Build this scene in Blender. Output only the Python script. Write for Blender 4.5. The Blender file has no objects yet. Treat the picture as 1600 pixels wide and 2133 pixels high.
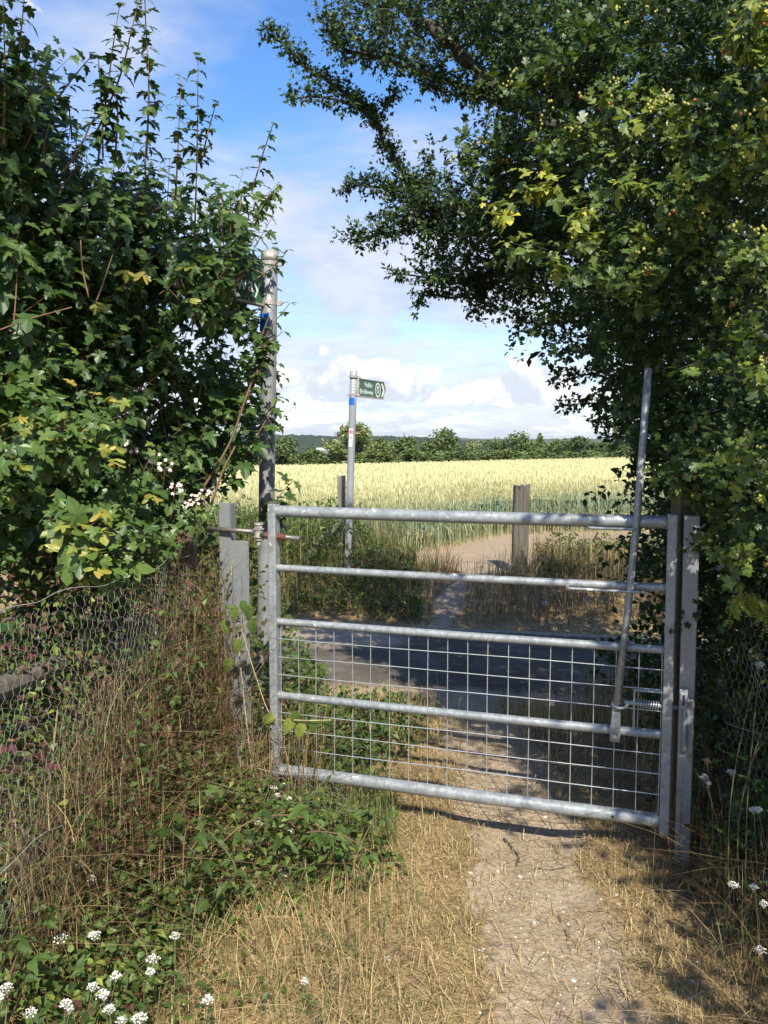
import bpy, math
import numpy as np
from mathutils import Matrix, Vector, Quaternion

# ------------------------------------------------------------------ camera, sky, sun, exposure
SC = bpy.context.scene
COL = SC.collection
HC = 1.46                                   # eye height
FPX, CX, CY, HOR = 1770.0, 800.0, 1066.5, 918.0
PITCH = math.atan((CY - HOR) / FPX)
cam_d = bpy.data.cameras.new('camera')
cam_d.sensor_fit = 'VERTICAL'; cam_d.sensor_height = 36.0
cam_d.lens = 36.0 * FPX / 2133.0
cam_d.clip_start = 0.05; cam_d.clip_end = 30000
cam = bpy.data.objects.new('camera', cam_d); COL.objects.link(cam)
cam.location = (0, 0, HC); cam.rotation_euler = (math.pi / 2 - PITCH, 0, 0)
SC.camera = cam
SUN_AZ, SUN_EL = math.radians(170), math.radians(45)      # azimuth clockwise from +Y: behind the camera, to the right
SUN = Vector((math.sin(SUN_AZ) * math.cos(SUN_EL), math.cos(SUN_AZ) * math.cos(SUN_EL), math.sin(SUN_EL)))
sun_d = bpy.data.lights.new('sun', 'SUN'); sun_d.energy = 5.0; sun_d.angle = math.radians(0.53); sun_d.color = (1.0, 0.93, 0.80)
sun = bpy.data.objects.new('sun', sun_d); COL.objects.link(sun)
sun.rotation_euler = SUN.to_track_quat('Z', 'Y').to_euler(); sun.location = (4, -4, 9)
SC.view_settings.view_transform = 'Standard'; SC.view_settings.look = 'None'
SC.view_settings.gamma = 1.0; SC.view_settings.exposure = 0.68
SC.view_settings.use_curve_mapping = False
SC.render.engine = 'CYCLES'
SC.cycles.max_bounces = 7; SC.cycles.diffuse_bounces = 3; SC.cycles.glossy_bounces = 2
SC.cycles.transmission_bounces = 4; SC.cycles.volume_bounces = 0; SC.cycles.transparent_max_bounces = 6
SC.cycles.use_denoising = True
SC.cycles.sample_clamp_indirect = 4.0

def build_world():
    w = bpy.data.worlds.new('World'); SC.world = w; w.use_nodes = True
    nt = w.node_tree; nt.nodes.clear(); N = nt.nodes; L = nt.links
    def sock(s, v):
        if isinstance(v, (int, float)): s.default_value = v
        else: L.new(v, s)
    def m(op, a, b=None, c=None, clamp=False):
        n = N.new('ShaderNodeMath'); n.operation = op; n.use_clamp = clamp
        sock(n.inputs[0], a)
        if b is not None: sock(n.inputs[1], b)
        if c is not None: sock(n.inputs[2], c)
        return n.outputs[0]
    def ss(lo, hi, x):
        n = N.new('ShaderNodeMapRange'); n.interpolation_type = 'SMOOTHSTEP'
        sock(n.inputs[0], x); n.inputs[1].default_value = lo; n.inputs[2].default_value = hi
        return n.outputs[0]
    def comb(x, y, z):
        n = N.new('ShaderNodeCombineXYZ'); sock(n.inputs[0], x); sock(n.inputs[1], y); sock(n.inputs[2], z); return n.outputs[0]
    def noise(v, scale, detail, rough=0.55, dist=0.0):
        n = N.new('ShaderNodeTexNoise'); L.new(v, n.inputs['Vector']); n.inputs['Scale'].default_value = scale
        n.inputs['Detail'].default_value = detail; n.inputs['Roughness'].default_value = rough; n.inputs['Distortion'].default_value = dist
        return n.outputs['Fac']
    def mixc(f, a, b):
        n = N.new('ShaderNodeMix'); n.data_type = 'RGBA'; sock(n.inputs[0], f)
        for s, v in ((n.inputs[6], a), (n.inputs[7], b)):
            if isinstance(v, tuple): s.default_value = v
            else: L.new(v, s)
        return n.outputs[2]
    sky = N.new('ShaderNodeTexSky'); sky.sky_type = 'NISHITA'; sky.sun_disc = False
    sky.sun_elevation = SUN_EL; sky.sun_rotation = SUN_AZ; sky.altitude = 100
    sky.air_density = 1.0; sky.dust_density = 0.4; sky.ozone_density = 3.0
    tc = N.new('ShaderNodeTexCoord'); sp = N.new('ShaderNodeSeparateXYZ'); L.new(tc.outputs['Generated'], sp.inputs[0])
    x, y, z = sp.outputs
    el = m('MAXIMUM', z, 0.0)
    # thin high cloud, on a flat layer overhead
    dn = m('ADD', el, 0.16)
    pv = comb(m('DIVIDE', x, dn), m('DIVIDE', y, dn), 0.37)
    n1 = noise(pv, 1.7, 7, 0.56, 0.35)
    n2 = noise(pv, 0.55, 3, 0.5, 0.2)
    bias = m('MULTIPLY', ss(0.46, 0.18, el), 0.27)
    cir = ss(0.40, 0.76, m('ADD', m('ADD', m('MULTIPLY', n1, 0.85), m('MULTIPLY', n2, 0.40)), m('SUBTRACT', bias, 0.20)))
    cir = m('MULTIPLY', cir, 0.9)
    # heaped clouds low over the land
    az = m('ARCTAN2', x, y)
    def heap(sa, se, off, e0, e1, e2, e3, th, soft, seed):
        u = m('MULTIPLY', az, sa); v = m('MULTIPLY', el, se)
        f = noise(comb(u, v, seed), 1.0, 9, 0.60, 0.3)
        fb = noise(comb(m('ADD', u, 0.10), m('ADD', v, off), seed), 1.0, 5, 0.5, 0.25)
        bnd = m('MULTIPLY', ss(e0, e1, el), ss(e3, e2, el))
        k = ss(th, th + soft, m('ADD', f, m('MULTIPLY', m('SUBTRACT', bnd, 1.0), 0.30)))
        return m('MULTIPLY', k, ss(e0, e0 + 0.006, el)), ss(-0.04, 0.16, m('SUBTRACT', f, fb))
    cum, shade = heap(17.0, 19.0, 0.42, 0.032, 0.048, 0.062, 0.145, 0.405, 0.07, 5.3)
    smal, shade2 = heap(21.0, 75.0, 0.40, 0.003, 0.010, 0.030, 0.052, 0.53, 0.07, 9.4)
    smal = m('MULTIPLY', smal, 0.8)
    cumf = m('MAXIMUM', cum, smal)
    grey = mixc(m('MAXIMUM', shade, m('MULTIPLY', shade2, smal)), (4.9, 5.3, 6.1, 1), (8.0, 8.0, 8.0, 1))
    hs = N.new('ShaderNodeHueSaturation'); L.new(sky.outputs[0], hs.inputs['Color']); hs.inputs['Hue'].default_value = 0.506; hs.inputs['Saturation'].default_value = 1.22; hs.inputs['Value'].default_value = 1.5
    n4 = noise(pv, 3.4, 8, 0.62, 0.5)
    cc_ = mixc(ss(0.36, 0.66, m('ADD', m('MULTIPLY', n1, 0.5), m('MULTIPLY', n4, 0.5))), (3.75, 4.25, 5.7, 1), (5.5, 5.65, 6.0, 1))
    base = mixc(cir, hs.outputs[0], cc_)
    col = mixc(cumf, base, grey)
    bg = N.new('ShaderNodeBackground'); L.new(col, bg.inputs[0]); bg.inputs[1].default_value = 0.10
    out = N.new('ShaderNodeOutputWorld'); L.new(bg.outputs[0], out.inputs[0])
build_world()

# ------------------------------------------------------------------ helpers
rng = np.random.default_rng(11)
LOC = {}
def P(px, py, Y):
    """World point seen at photograph position px, py and standing at distance Y."""
    u = (px - CX) / FPX; v = (CY - py) / FPX
    c, s = math.cos(PITCH), math.sin(PITCH)
    dy = c + v * s; dz = -s + v * c
    t = Y / dy
    return np.array([u * t, Y, HC + dz * t])
def project(Q):
    Q = np.asarray(Q); c, s = math.cos(PITCH), math.sin(PITCH)
    dz = Q[:, 2] - HC; d = Q[:, 1] * c - dz * s; up = Q[:, 1] * s + dz * c
    d = np.maximum(d, 1e-3)
    return CX + FPX * Q[:, 0] / d, CY - FPX * up / d, d
def sm(a, b, x):
    t = np.clip((np.asarray(x, float) - a) / (b - a), 0, 1); return t * t * (3 - 2 * t)
def unit(v):
    v = np.asarray(v, float); return v / np.maximum(np.linalg.norm(v, axis=-1, keepdims=True), 1e-9)
def inpoly(x, y, poly):
    x = np.asarray(x); y = np.asarray(y); r = np.zeros(x.shape, bool); n = len(poly)
    for i in range(n):
        x0, y0 = poly[i]; x1, y1 = poly[(i + 1) % n]
        if y0 == y1: continue
        c = ((y0 > y) != (y1 > y)) & (x < (x1 - x0) * (y - y0) / (y1 - y0) + x0)
        r ^= c
    return r
def catmull(pts, n=6):
    p = np.asarray(pts, float); p = np.vstack([2 * p[0] - p[1], p, 2 * p[-1] - p[-2]]); out = []
    for i in range(1, len(p) - 2):
        for t in np.linspace(0, 1, n, endpoint=False):
            out.append(0.5 * ((2 * p[i]) + (-p[i - 1] + p[i + 1]) * t + (2 * p[i - 1] - 5 * p[i] + 4 * p[i + 1] - p[i + 2]) * t * t
                              + (-p[i - 1] + 3 * p[i] - 3 * p[i + 1] + p[i + 2]) * t ** 3))
    out.append(p[-2]); return np.array(out)

class MB:
    """Collects shapes for one mesh."""
    def __init__(s): s.V, s.F, s.T, s.M, s.n = [], [], [], [], 0
    def add(s, V, F, tint=0.5, mat=0):
        V = np.asarray(V, float).reshape(-1, 3); F = np.asarray(F, np.int64)
        s.V.append(V); s.F.append(F + s.n); s.n += len(V)
        s.T.append(np.broadcast_to(np.asarray(tint, float), (len(V),)).copy()); s.M.append(np.full(len(F), mat))
    def box(s, c, size, ax=None, tint=0.5, mat=0):
        c = np.asarray(c, float); h = np.asarray(size, float) / 2
        A = np.eye(3) if ax is None else np.asarray(ax, float)
        q = np.array([[i, j, k] for i in (-1, 1) for j in (-1, 1) for k in (-1, 1)]) * h
        s.add(c + q @ A, [[0, 1, 3, 2], [4, 6, 7, 5], [0, 4, 5, 1], [2, 3, 7, 6], [0, 2, 6, 4], [1, 5, 7, 3]], tint, mat)
    def tube(s, pts, r, sides=8, cap=True, tint=0.5, mat=0):
        p = np.asarray(pts, float); n = len(p); r = np.broadcast_to(np.asarray(r, float), (n,))
        d = np.gradient(p, axis=0) if n > 2 else np.repeat([p[1] - p[0]], 2, 0)
        d = unit(d); ref = np.array([0, 0, 1.0]) if abs(d[0][2]) < 0.9 else np.array([1.0, 0, 0])
        a = np.linspace(0, 2 * np.pi, sides, endpoint=False); V = []
        x = unit(np.cross(ref, d[0]))
        for i in range(n):
            x = unit(x - d[i] * np.dot(x, d[i])); y = np.cross(d[i], x)
            V.append(p[i] + r[i] * (np.cos(a)[:, None] * x + np.sin(a)[:, None] * y))
        V = np.vstack(V); k = np.arange(sides); F = []
        for i in range(n - 1):
            F.append(np.stack([i * sides + k, i * sides + (k + 1) % sides, (i + 1) * sides + (k + 1) % sides, (i + 1) * sides + k], 1))
        s.add(V, np.vstack(F), tint, mat)
        if cap:
            b = s.n - len(V)
            for o, e in ((0, p[0]), ((n - 1) * sides, p[-1])):
                cc = np.vstack([e]); s.V.append(cc); s.T.append(np.full(1, np.mean(tint))); ci = s.n; s.n += 1
                f = np.stack([b + o + k, b + o + (k + 1) % sides, np.full(sides, ci)], 1)
                if o == 0: f = f[:, ::-1]
                s.F.append(f); s.M.append(np.full(sides, mat))
    def prism(s, outline, o, ax, ay, an, t, tint=0.5, mat=0):
        """Flat outline (2D) placed at o with axes ax, ay, thickness t along an."""
        q = np.asarray(outline, float); n = len(q); o = np.asarray(o, float)
        A = o + q[:, :1] * np.asarray(ax) + q[:, 1:] * np.asarray(ay); B = A + np.asarray(an) * t
        i = np.arange(n); j = (i + 1) % n
        s.add(np.vstack([A, B]), np.stack([i, j, j + n, i + n], 1), tint, mat)
        b = s.n - 2 * n
        for off, rev in ((0, True), (n, False)):
            f = [(off, off + k, off + k + 1) for k in range(1, n - 1)]
            f = np.array(f) + b
            s.F.append(f[:, ::-1] if rev else f); s.M.append(np.full(len(f), mat))
    def mesh(s, name, mats, org=(0, 0, 0), smooth=False):
        me = bpy.data.meshes.new(name)
        V = np.vstack(s.V) - np.asarray(org, float)
        me.vertices.add(len(V)); me.vertices.foreach_set('co', V.astype(np.float32).ravel())
        loops = np.concatenate([f.ravel() for f in s.F]); tot = np.concatenate([np.full(len(f), f.shape[1]) for f in s.F])
        st = np.concatenate([[0], np.cumsum(tot)[:-1]])
        me.loops.add(len(loops)); me.loops.foreach_set('vertex_index', loops.astype(np.int32))
        me.polygons.add(len(tot)); me.polygons.foreach_set('loop_start', st.astype(np.int32))
        me.polygons.foreach_set('material_index', np.concatenate(s.M).astype(np.int32))
        me.polygons.foreach_set('use_smooth', np.full(len(tot), smooth))
        at = me.attributes.new('tint', 'FLOAT', 'POINT'); at.data.foreach_set('value', np.concatenate(s.T).astype(np.float32))
        for mt in (mats if isinstance(mats, (list, tuple)) else [mats]): me.materials.append(mt)
        me.update(calc_edges=True); me.validate()
        return me
    def build(s, name, mats, parent=None, org=None, smooth=False, bevel=0, kind=None):
        if org is None: org = LOC[parent.name] if parent is not None else (0, 0, 0)
        o = bpy.data.objects.new(name, s.mesh(name, mats, org, smooth)); COL.objects.link(o)
        if parent is not None: o.parent = parent
        else: o.location = org
        LOC[o.name] = np.asarray(org, float)
        if bevel:
            b = o.modifiers.new('bevel', 'BEVEL'); b.width = bevel; b.segments = 2; b.limit_method = 'ANGLE'
        if kind: o['kind'] = kind
        return o
def thing(name, loc, label, cat, group=None):
    o = bpy.data.objects.new(name, None); COL.objects.link(o); o.location = loc; o.empty_display_size = 0.1
    LOC[o.name] = np.asarray(loc, float); o['label'] = label; o['category'] = cat
    if group: o['group'] = group
    return o
def tag(o, label, cat, group=None, kind=None):
    if label: o['label'] = label
    if cat: o['category'] = cat
    if group: o['group'] = group
    if kind: o['kind'] = kind
    return o
def copy_tree(o, parent=None):
    c = o.copy(); COL.objects.link(c); c.parent = parent
    for ch in list(o.children): copy_tree(ch, c)
    return c
def srgb(*c):
    return tuple(((v / 255) / 12.92 if v / 255 <= 0.04045 else ((v / 255 + 0.055) / 1.055) ** 2.4) for v in c)

# ------------------------------------------------------------------ materials
class NT:
    def __init__(s, name):
        s.m = bpy.data.materials.new(name); s.m.use_nodes = True; s.t = s.m.node_tree; s.t.nodes.clear()
        s.out = s.n('ShaderNodeOutputMaterial'); s.b = s.n('ShaderNodeBsdfPrincipled')
        s.l(s.b.outputs[0], s.out.inputs[0])
    def n(s, k): return s.t.nodes.new(k)
    def l(s, a, b): s.t.links.new(a, b)
    def set(s, k, v):
        i = s.b.inputs[k]
        if isinstance(v, (int, float)): i.default_value = v
        elif isinstance(v, tuple): i.default_value = v if len(v) == 4 else v + (1,)
        else: s.l(v, i)
    def coord(s, k='Object'):
        return s.n('ShaderNodeTexCoord').outputs[k]
    def pos(s): return s.n('ShaderNodeNewGeometry').outputs['Position']
    def noise(s, v, scale, detail=4, rough=0.55, dist=0.0, out='Fac'):
        n = s.n('ShaderNodeTexNoise'); s.l(v, n.inputs['Vector']); n.inputs['Scale'].default_value = scale
        n.inputs['Detail'].default_value = detail; n.inputs['Roughness'].default_value = rough; n.inputs['Distortion'].default_value = dist
        return n.outputs[out]
    def voro(s, v, scale, out='Color'):
        n = s.n('ShaderNodeTexVoronoi'); s.l(v, n.inputs['Vector']); n.inputs['Scale'].default_value = scale; return n.outputs[out]
    def ramp(s, f, stops):
        n = s.n('ShaderNodeValToRGB'); e = n.color_ramp.elements
        while len(e) < len(stops): e.new(0.5)
        for i, (p, c) in enumerate(stops):
            e[i].position = p; e[i].color = (c if isinstance(c, tuple) else (c, c, c)) + ((1,) if not isinstance(c, tuple) or len(c) == 3 else ())
        s.l(f, n.inputs[0]); return n.outputs[0]
    def mix(s, f, a, b, mode='MIX'):
        n = s.n('ShaderNodeMix'); n.data_type = 'RGBA'; n.blend_type = mode
        for i, v in ((0, f), (6, a), (7, b)):
            if isinstance(v, (int, float)): n.inputs[i].default_value = v
            elif isinstance(v, tuple): n.inputs[i].default_value = v if len(v) == 4 else v + (1,)
            else: s.l(v, n.inputs[i])
        return n.outputs[2]
    def attr(s, k):
        n = s.n('ShaderNodeAttribute'); n.attribute_name = k; return n.outputs['Fac']
    def stretch(s, v, sc):
        n = s.n('ShaderNodeMapping'); s.l(v, n.inputs[0]); n.inputs['Scale'].default_value = sc; return n.outputs[0]
    def bump(s, h, strength, dist):
        n = s.n('ShaderNodeBump'); s.l(h, n.inputs['Height']); n.inputs['Strength'].default_value = strength; n.inputs['Distance'].default_value = dist
        s.l(n.outputs[0], s.b.inputs['Normal'])

def leaf_mat(name, stops, rough=0.42, trans=0.3, tcol=1.6, spec=0.5):
    k = NT(name); c = k.ramp(k.attr('tint'), stops)
    nz = k.noise(k.pos(), 40, 3); c2 = k.mix(0.35, c, k.ramp(nz, [(0.3, 0.35), (0.7, 0.75)]), 'OVERLAY')
    k.set('Base Color', c2); k.set('Roughness', rough); k.set('Specular IOR Level', spec)
    tr = k.n('ShaderNodeBsdfTranslucent')
    mul = k.n('ShaderNodeMix'); mul.data_type = 'RGBA'; mul.blend_type = 'MULTIPLY'; mul.inputs[0].default_value = 1
    k.l(c2, mul.inputs[6]); mul.inputs[7].default_value = (tcol, tcol * 1.05, tcol * 0.5, 1); k.l(mul.outputs[2], tr.inputs[0])
    mx = k.n('ShaderNodeMixShader'); mx.inputs[0].default_value = trans
    k.l(k.b.outputs[0], mx.inputs[1]); k.l(tr.outputs[0], mx.inputs[2]); k.l(mx.outputs[0], k.out.inputs[0])
    return k.m
def plain(name, col, rough=0.6, metal=0.0, amt=0.25, scale=8.0, bump=0.0, coord='Object', sc=None):
    k = NT(name); v = k.coord(coord)
    if sc: v = k.stretch(v, sc)
    f = k.noise(v, scale, 5, 0.6)
    lo = tuple(c * (1 - amt) for c in col); hi = tuple(min(1, c * (1 + amt)) for c in col)
    k.set('Base Color', k.ramp(f, [(0.3, lo), (0.7, hi)])); k.set('Roughness', rough); k.set('Metallic', metal)
    if bump: k.bump(f, bump, 0.01)
    return k.m
def galvanised(name, dark=1.0, splash=True):
    k = NT(name); v = k.coord()
    cell = k.ramp(k.voro(k.stretch(v, (1, 1, 1)), 85), [(0.15, 0.0), (0.85, 1.0)])
    big = k.noise(v, 16, 4, 0.6)
    f = k.mix(0.5, cell, k.ramp(big, [(0.35, 0.0), (0.65, 1.0)]))
    if not splash: f = k.mix(0.7, f, (0.5, 0.5, 0.5))
    c = k.ramp(f, [(0.1, tuple(dark * x for x in (0.22, 0.24, 0.25))), (0.5, tuple(dark * x for x in (0.275, 0.30, 0.31))), (0.85, tuple(dark * x for x in (0.345, 0.37, 0.38)))])
    if splash:
        sp = k.ramp(k.noise(v, 38, 2, 0.5, 0.6), [(0.70, 0.0), (0.73, 1.0)])
        c = k.mix(sp, c, (0.66, 0.66, 0.62))
    k.set('Base Color', c); k.set('Metallic', 0.30)
    k.set('Roughness', k.ramp(f, [(0.0, 0.36), (1.0, 0.55)])); k.bump(big, 0.12, 0.004)
    return k.m
def wood(name, col, sc=(22, 22, 1.2)):
    k = NT(name); v = k.stretch(k.coord(), sc)
    f = k.noise(v, 2.2, 6, 0.62, 0.4); g2 = k.noise(k.coord(), 7, 3)
    c = k.ramp(f, [(0.28, tuple(x * 0.35 for x in col)), (0.5, col), (0.75, tuple(x * 1.55 for x in col))])
    c = k.mix(k.ramp(g2, [(0.45, 0.0), (0.7, 0.5)]), c, tuple(x * 0.6 for x in (col[0], col[1] * 1.15, col[2])))
    k.set('Base Color', c); k.set('Roughness', 0.85); k.bump(f, 0.7, 0.012)
    return k.m

M = {}
M['galv'] = galvanised('galvanised_steel')
M['galv_post'] = galvanised('galvanised_sheet', 0.85, False)
M['wire'] = plain('galvanised_wire', (0.50, 0.52, 0.53), 0.4, 0.6, 0.15, 30)
M['netting'] = plain('weathered_netting', (0.36, 0.36, 0.34), 0.55, 0.3, 0.3, 30)
M['rust'] = plain('rust', (0.14, 0.05, 0.032), 0.8, 0.1, 0.5, 60)
M['steel_dark'] = plain('dull_bolt_steel', (0.20, 0.19, 0.17), 0.5, 0.6, 0.4, 50)
M['bolt'] = plain('bright_bolt_steel', (0.55, 0.56, 0.56), 0.3, 0.8, 0.15, 50)
M['pole'] = plain('weathered_grey_pole', (0.24, 0.25, 0.265), 0.5, 0.2, 0.22, 14)
M['pole2'] = plain('pale_grey_pole', (0.27, 0.285, 0.305), 0.5, 0.1, 0.08, 9)
M['clamp'] = plain('alloy_clamp', (0.40, 0.38, 0.36), 0.55, 0.4, 0.35, 40)
M['blue'] = plain('blue_band', (0.008, 0.13, 0.50), 0.45, 0, 0.1, 20)
M['green_sign'] = plain('green_sign_paint', (0.035, 0.105, 0.055), 0.45, 0, 0.2, 14)
M['white_paint'] = plain('white_lettering', (0.74, 0.77, 0.76), 0.5, 0, 0.06, 30)
M['sign_rim'] = plain('sign_rim', (0.42, 0.40, 0.34), 0.55, 0.3, 0.4, 30)
M['paper'] = plain('paper_notice', (0.78, 0.78, 0.80), 0.7, 0, 0.04, 20)
M['pink'] = plain('pink_print', (0.75, 0.16, 0.24), 0.7, 0, 0.1, 30)
M['ink'] = plain('grey_print', (0.30, 0.28, 0.30), 0.7, 0, 0.1, 30)
M['oak'] = wood('weathered_oak', (0.115, 0.100, 0.080))
M['brown_wood'] = wood('brown_timber', (0.105, 0.075, 0.050))
M['grey_wood'] = wood('grey_timber', (0.20, 0.18, 0.15))
M['bark'] = plain('hawthorn_bark', (0.060, 0.054, 0.044), 0.9, 0, 0.55, 30, 0.8)
M['twig'] = plain('maple_twig', (0.17, 0.098, 0.055), 0.7, 0, 0.35, 20)
M['drystem'] = plain('dry_stem', (0.46, 0.36, 0.21), 0.75, 0, 0.35, 25)
M['maple'] = leaf_mat('maple_leaf', [(0.0, (0.020, 0.042, 0.012)), (0.45, (0.054, 0.102, 0.027)), (0.75, (0.105, 0.165, 0.038)), (0.9, (0.22, 0.25, 0.045)), (1.0, (0.36, 0.28, 0.06))], 0.40, 0.28, 1.6, 0.38)
M['haw'] = leaf_mat('hawthorn_leaf', [(0.0, (0.018, 0.032, 0.008)), (0.45, (0.042, 0.075, 0.018)), (0.75, (0.092, 0.138, 0.030)), (0.92, (0.20, 0.235, 0.038)), (1.0, (0.42, 0.40, 0.05))], 0.42, 0.24, 1.6, 0.36)
M['herb'] = leaf_mat('herb_leaf', [(0.0, (0.095, 0.042, 0.034)), (0.12, (0.11, 0.062, 0.034)), (0.2, (0.034, 0.060, 0.016)), (0.55, (0.070, 0.120, 0.026)), (0.85, (0.14, 0.19, 0.045)), (1.0, (0.27, 0.30, 0.06))], 0.5, 0.3, 1.6, 0.35)
M['red_leaf'] = leaf_mat('red_bramble_leaf', [(0.0, (0.075, 0.024, 0.026)), (1.0, (0.20, 0.065, 0.058))], 0.55, 0.25, 1.3)
M['grass'] = leaf_mat('grass_blade', [(0.0, (0.055, 0.032, 0.016)), (0.25, (0.15, 0.095, 0.045)), (0.55, (0.40, 0.295, 0.140)), (0.75, (0.57, 0.45, 0.235)), (0.8, (0.15, 0.17, 0.05)), (1.0, (0.06, 0.105, 0.03))], 0.6, 0.2, 1.3)
M['wheat'] = leaf_mat('wheat', [(0.0, (0.16, 0.25, 0.18)), (0.35, (0.28, 0.34, 0.205)), (0.6, (0.415, 0.39, 0.205)), (1.0, (0.50, 0.475, 0.27))], 0.6, 0.2, 1.3)
M['far_leaf'] = leaf_mat('far_tree_leaf', [(0.0, (0.048, 0.074, 0.022)), (0.5, (0.105, 0.145, 0.040)), (0.85, (0.165, 0.205, 0.065)), (1.0, (0.34, 0.34, 0.18))], 0.6, 0.15)
M['petal'] = plain('white_petal', (0.56, 0.55, 0.48), 0.85, 0, 0.22, 120)
M['brown_head'] = plain('withered_flower', (0.30, 0.20, 0.11), 0.8, 0, 0.3, 60)
M['yellow'] = plain('yellow_petal', (0.78, 0.62, 0.03), 0.6, 0, 0.1, 60)
M['pinkish'] = plain('pale_pink_petal', (0.72, 0.56, 0.52), 0.7, 0, 0.12, 60)
M['berry'] = leaf_mat('haw_berry', [(0.0, (0.22, 0.24, 0.045)), (0.8, (0.34, 0.32, 0.06)), (1.0, (0.36, 0.10, 0.03))], 0.35, 0.05)
M['chalk'] = plain('chalk_stone', (0.60, 0.57, 0.51), 0.9, 0, 0.2, 40, 0.4)

# ------------------------------------------------------------------ ground
def wob(x, y, s=1.0):
    return (np.sin(3.1 * x * s + 1.3 * y * s) + np.sin(-2.3 * x * s + 4.7 * y * s + 1.1) + np.sin(7.3 * x * s + 5.9 * y * s + 2.0) * 0.6 + np.sin(11.7 * x * s - 9.1 * y * s) * 0.4) / 3.0
PATH = np.array([[-2, .40], [1.6, .46], [2.1, .49], [2.8, .51], [3.3, .52], [4.1, .52], [5.0, .52], [7.4, .46], [8.3, .70], [9.2, 1.05], [10.2, 1.30], [11.5, 1.75], [13, 2.6]])
def path_mask(x, y):
    c = np.interp(y, PATH[:, 0], PATH[:, 1]); w = np.interp(y, [0, 2.0, 2.8, 4.5, 7.4, 8.5, 9.3, 10, 11], [.26, .22, .17, .24, .11, .11, .22, .5, .8])
    d = np.abs(x - c + 0.07 * wob(x, y, 1.7) + .04 * wob(x, y, 4.3)) / w
    return 1 - sm(0.5, 1.45, d)
def wheat_edge(x):
    return np.interp(x, [-60, -6, -.4, .9, 1.9, 4.3, 12, 60], [9.6, 9.8, 10.1, 11.6, 13.2, 13.9, 15, 22])
def g(x, y):
    x = np.asarray(x, float); y = np.asarray(y, float)
    yl = y + 0.2 * x
    z = -0.20 * sm(4.3, 5.35, yl) + 0.32 * sm(7.55, 8.7, yl) - 0.12 * sm(9.0, 10.6, yl)
    xt = np.interp(y, PATH[:, 0], PATH[:, 1])
    z = z - 0.13 * np.exp(-((x - xt) / 0.42) ** 2) * sm(7.5, 8.5, yl) * (1 - sm(9.2, 10.6, yl))
    z = z - 0.0226 * np.clip(y - 14, 0, 106) - 0.085 * np.clip(y - 120, 0, 170) - 0.004 * np.clip(y - 290, 0, 1500)
    z = z + 0.0235 * np.clip(x, -60, 90) * sm(14, 110, y)
    near = 1 - sm(4.6, 5.4, yl)
    z = z + near * (0.16 * sm(0.95, 1.8, x) + 0.14 * sm(0.75, 1.5, -x))
    rough = (1 - sm(11, 14, y)) * (1 - sm(5.2, 5.45, yl) * (1 - sm(7.5, 7.8, yl)))
    z = z + rough * (0.014 * wob(x, y) + 0.006 * wob(x, y, 3.1)) - near * 0.03 * path_mask(x, y)
    return z
def gz(x, y): return float(g(x, y))

def ground_mat():
    k = NT('ground'); p = k.pos()
    pa, so, fa = k.attr('path'), k.attr('soil'), k.attr('far')
    n1 = k.noise(p, 5, 6, 0.65); n2 = k.noise(p, 60, 5, 0.7); n3 = k.noise(p, 1.2, 4)
    straw = k.ramp(n2, [(0.25, (0.13, 0.085, 0.045)), (0.5, (0.33, 0.235, 0.120)), (0.75, (0.51, 0.385, 0.205))])
    straw = k.mix(k.ramp(n1, [(0.35, 0.55), (0.6, 0.0)]), straw, (0.085, 0.060, 0.036))
    straw = k.mix(k.ramp(n3, [(0.55, 0.0), (0.75, 0.5)]), straw, (0.075, 0.080, 0.028))
    dirt = k.ramp(n2, [(0.2, (0.21, 0.155, 0.100)), (0.5, (0.385, 0.305, 0.215)), (0.8, (0.53, 0.435, 0.32))])
    dirt = k.mix(k.ramp(n1, [(0.42, 0.0), (0.66, 0.55)]), dirt, (0.21, 0.150, 0.095)); dirt = k.mix(k.ramp(k.noise(p, 26, 4, 0.7), [(0.55, 0.0), (0.72, 0.6)]), dirt, (0.15, 0.105, 0.065))
    peb = k.ramp(k.voro(p, 75, 'Distance'), [(0.10, 1.0), (0.16, 0.0)])
    sel = k.ramp(k.noise(p, 21, 3), [(0.56, 0.0), (0.66, 1.0)])
    mm = k.n('ShaderNodeMath'); mm.operation = 'MULTIPLY'; k.l(peb, mm.inputs[0]); k.l(sel, mm.inputs[1])
    dirt = k.mix(mm.outputs[0], dirt, (0.58, 0.53, 0.46))
    ad = k.n('ShaderNodeMath'); ad.operation = 'MULTIPLY_ADD'; k.l(k.noise(p, 9, 5, 0.7), ad.inputs[0]); ad.inputs[1].default_value = 0.9; k.l(pa, ad.inputs[2])
    c = k.mix(k.ramp(ad.outputs[0], [(0.72, 0.0), (1.0, 1.0)]), straw, dirt)
    soil = k.ramp(n2, [(0.25, (0.20, 0.145, 0.095)), (0.5, (0.345, 0.26, 0.175)), (0.62, (0.42, 0.33, 0.235)), (0.8, (0.62, 0.55, 0.45))])
    c = k.mix(so, c, soil)
    pf = k.stretch(p, (0.004, 0.0022, 0.0))
    farc = k.ramp(k.voro(pf, 1.0), [(0.2, (0.055, 0.085, 0.035)), (0.4, (0.10, 0.13, 0.045)), (0.6, (0.36, 0.30, 0.14)), (0.8, (0.07, 0.10, 0.04))])
    c = k.mix(fa, c, farc)
    k.set('Base Color', c); k.set('Roughness', 0.95); k.set('Specular IOR Level', 0.2)
    hs_ = k.n('ShaderNodeMath'); hs_.operation = 'MULTIPLY_ADD'; k.l(k.noise(p, 11, 4, 0.6, 0.4), hs_.inputs[0]); hs_.inputs[1].default_value = 1.6; k.l(n2, hs_.inputs[2]); k.bump(hs_.outputs[0], 0.6, 0.025)
    return k.m
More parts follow.
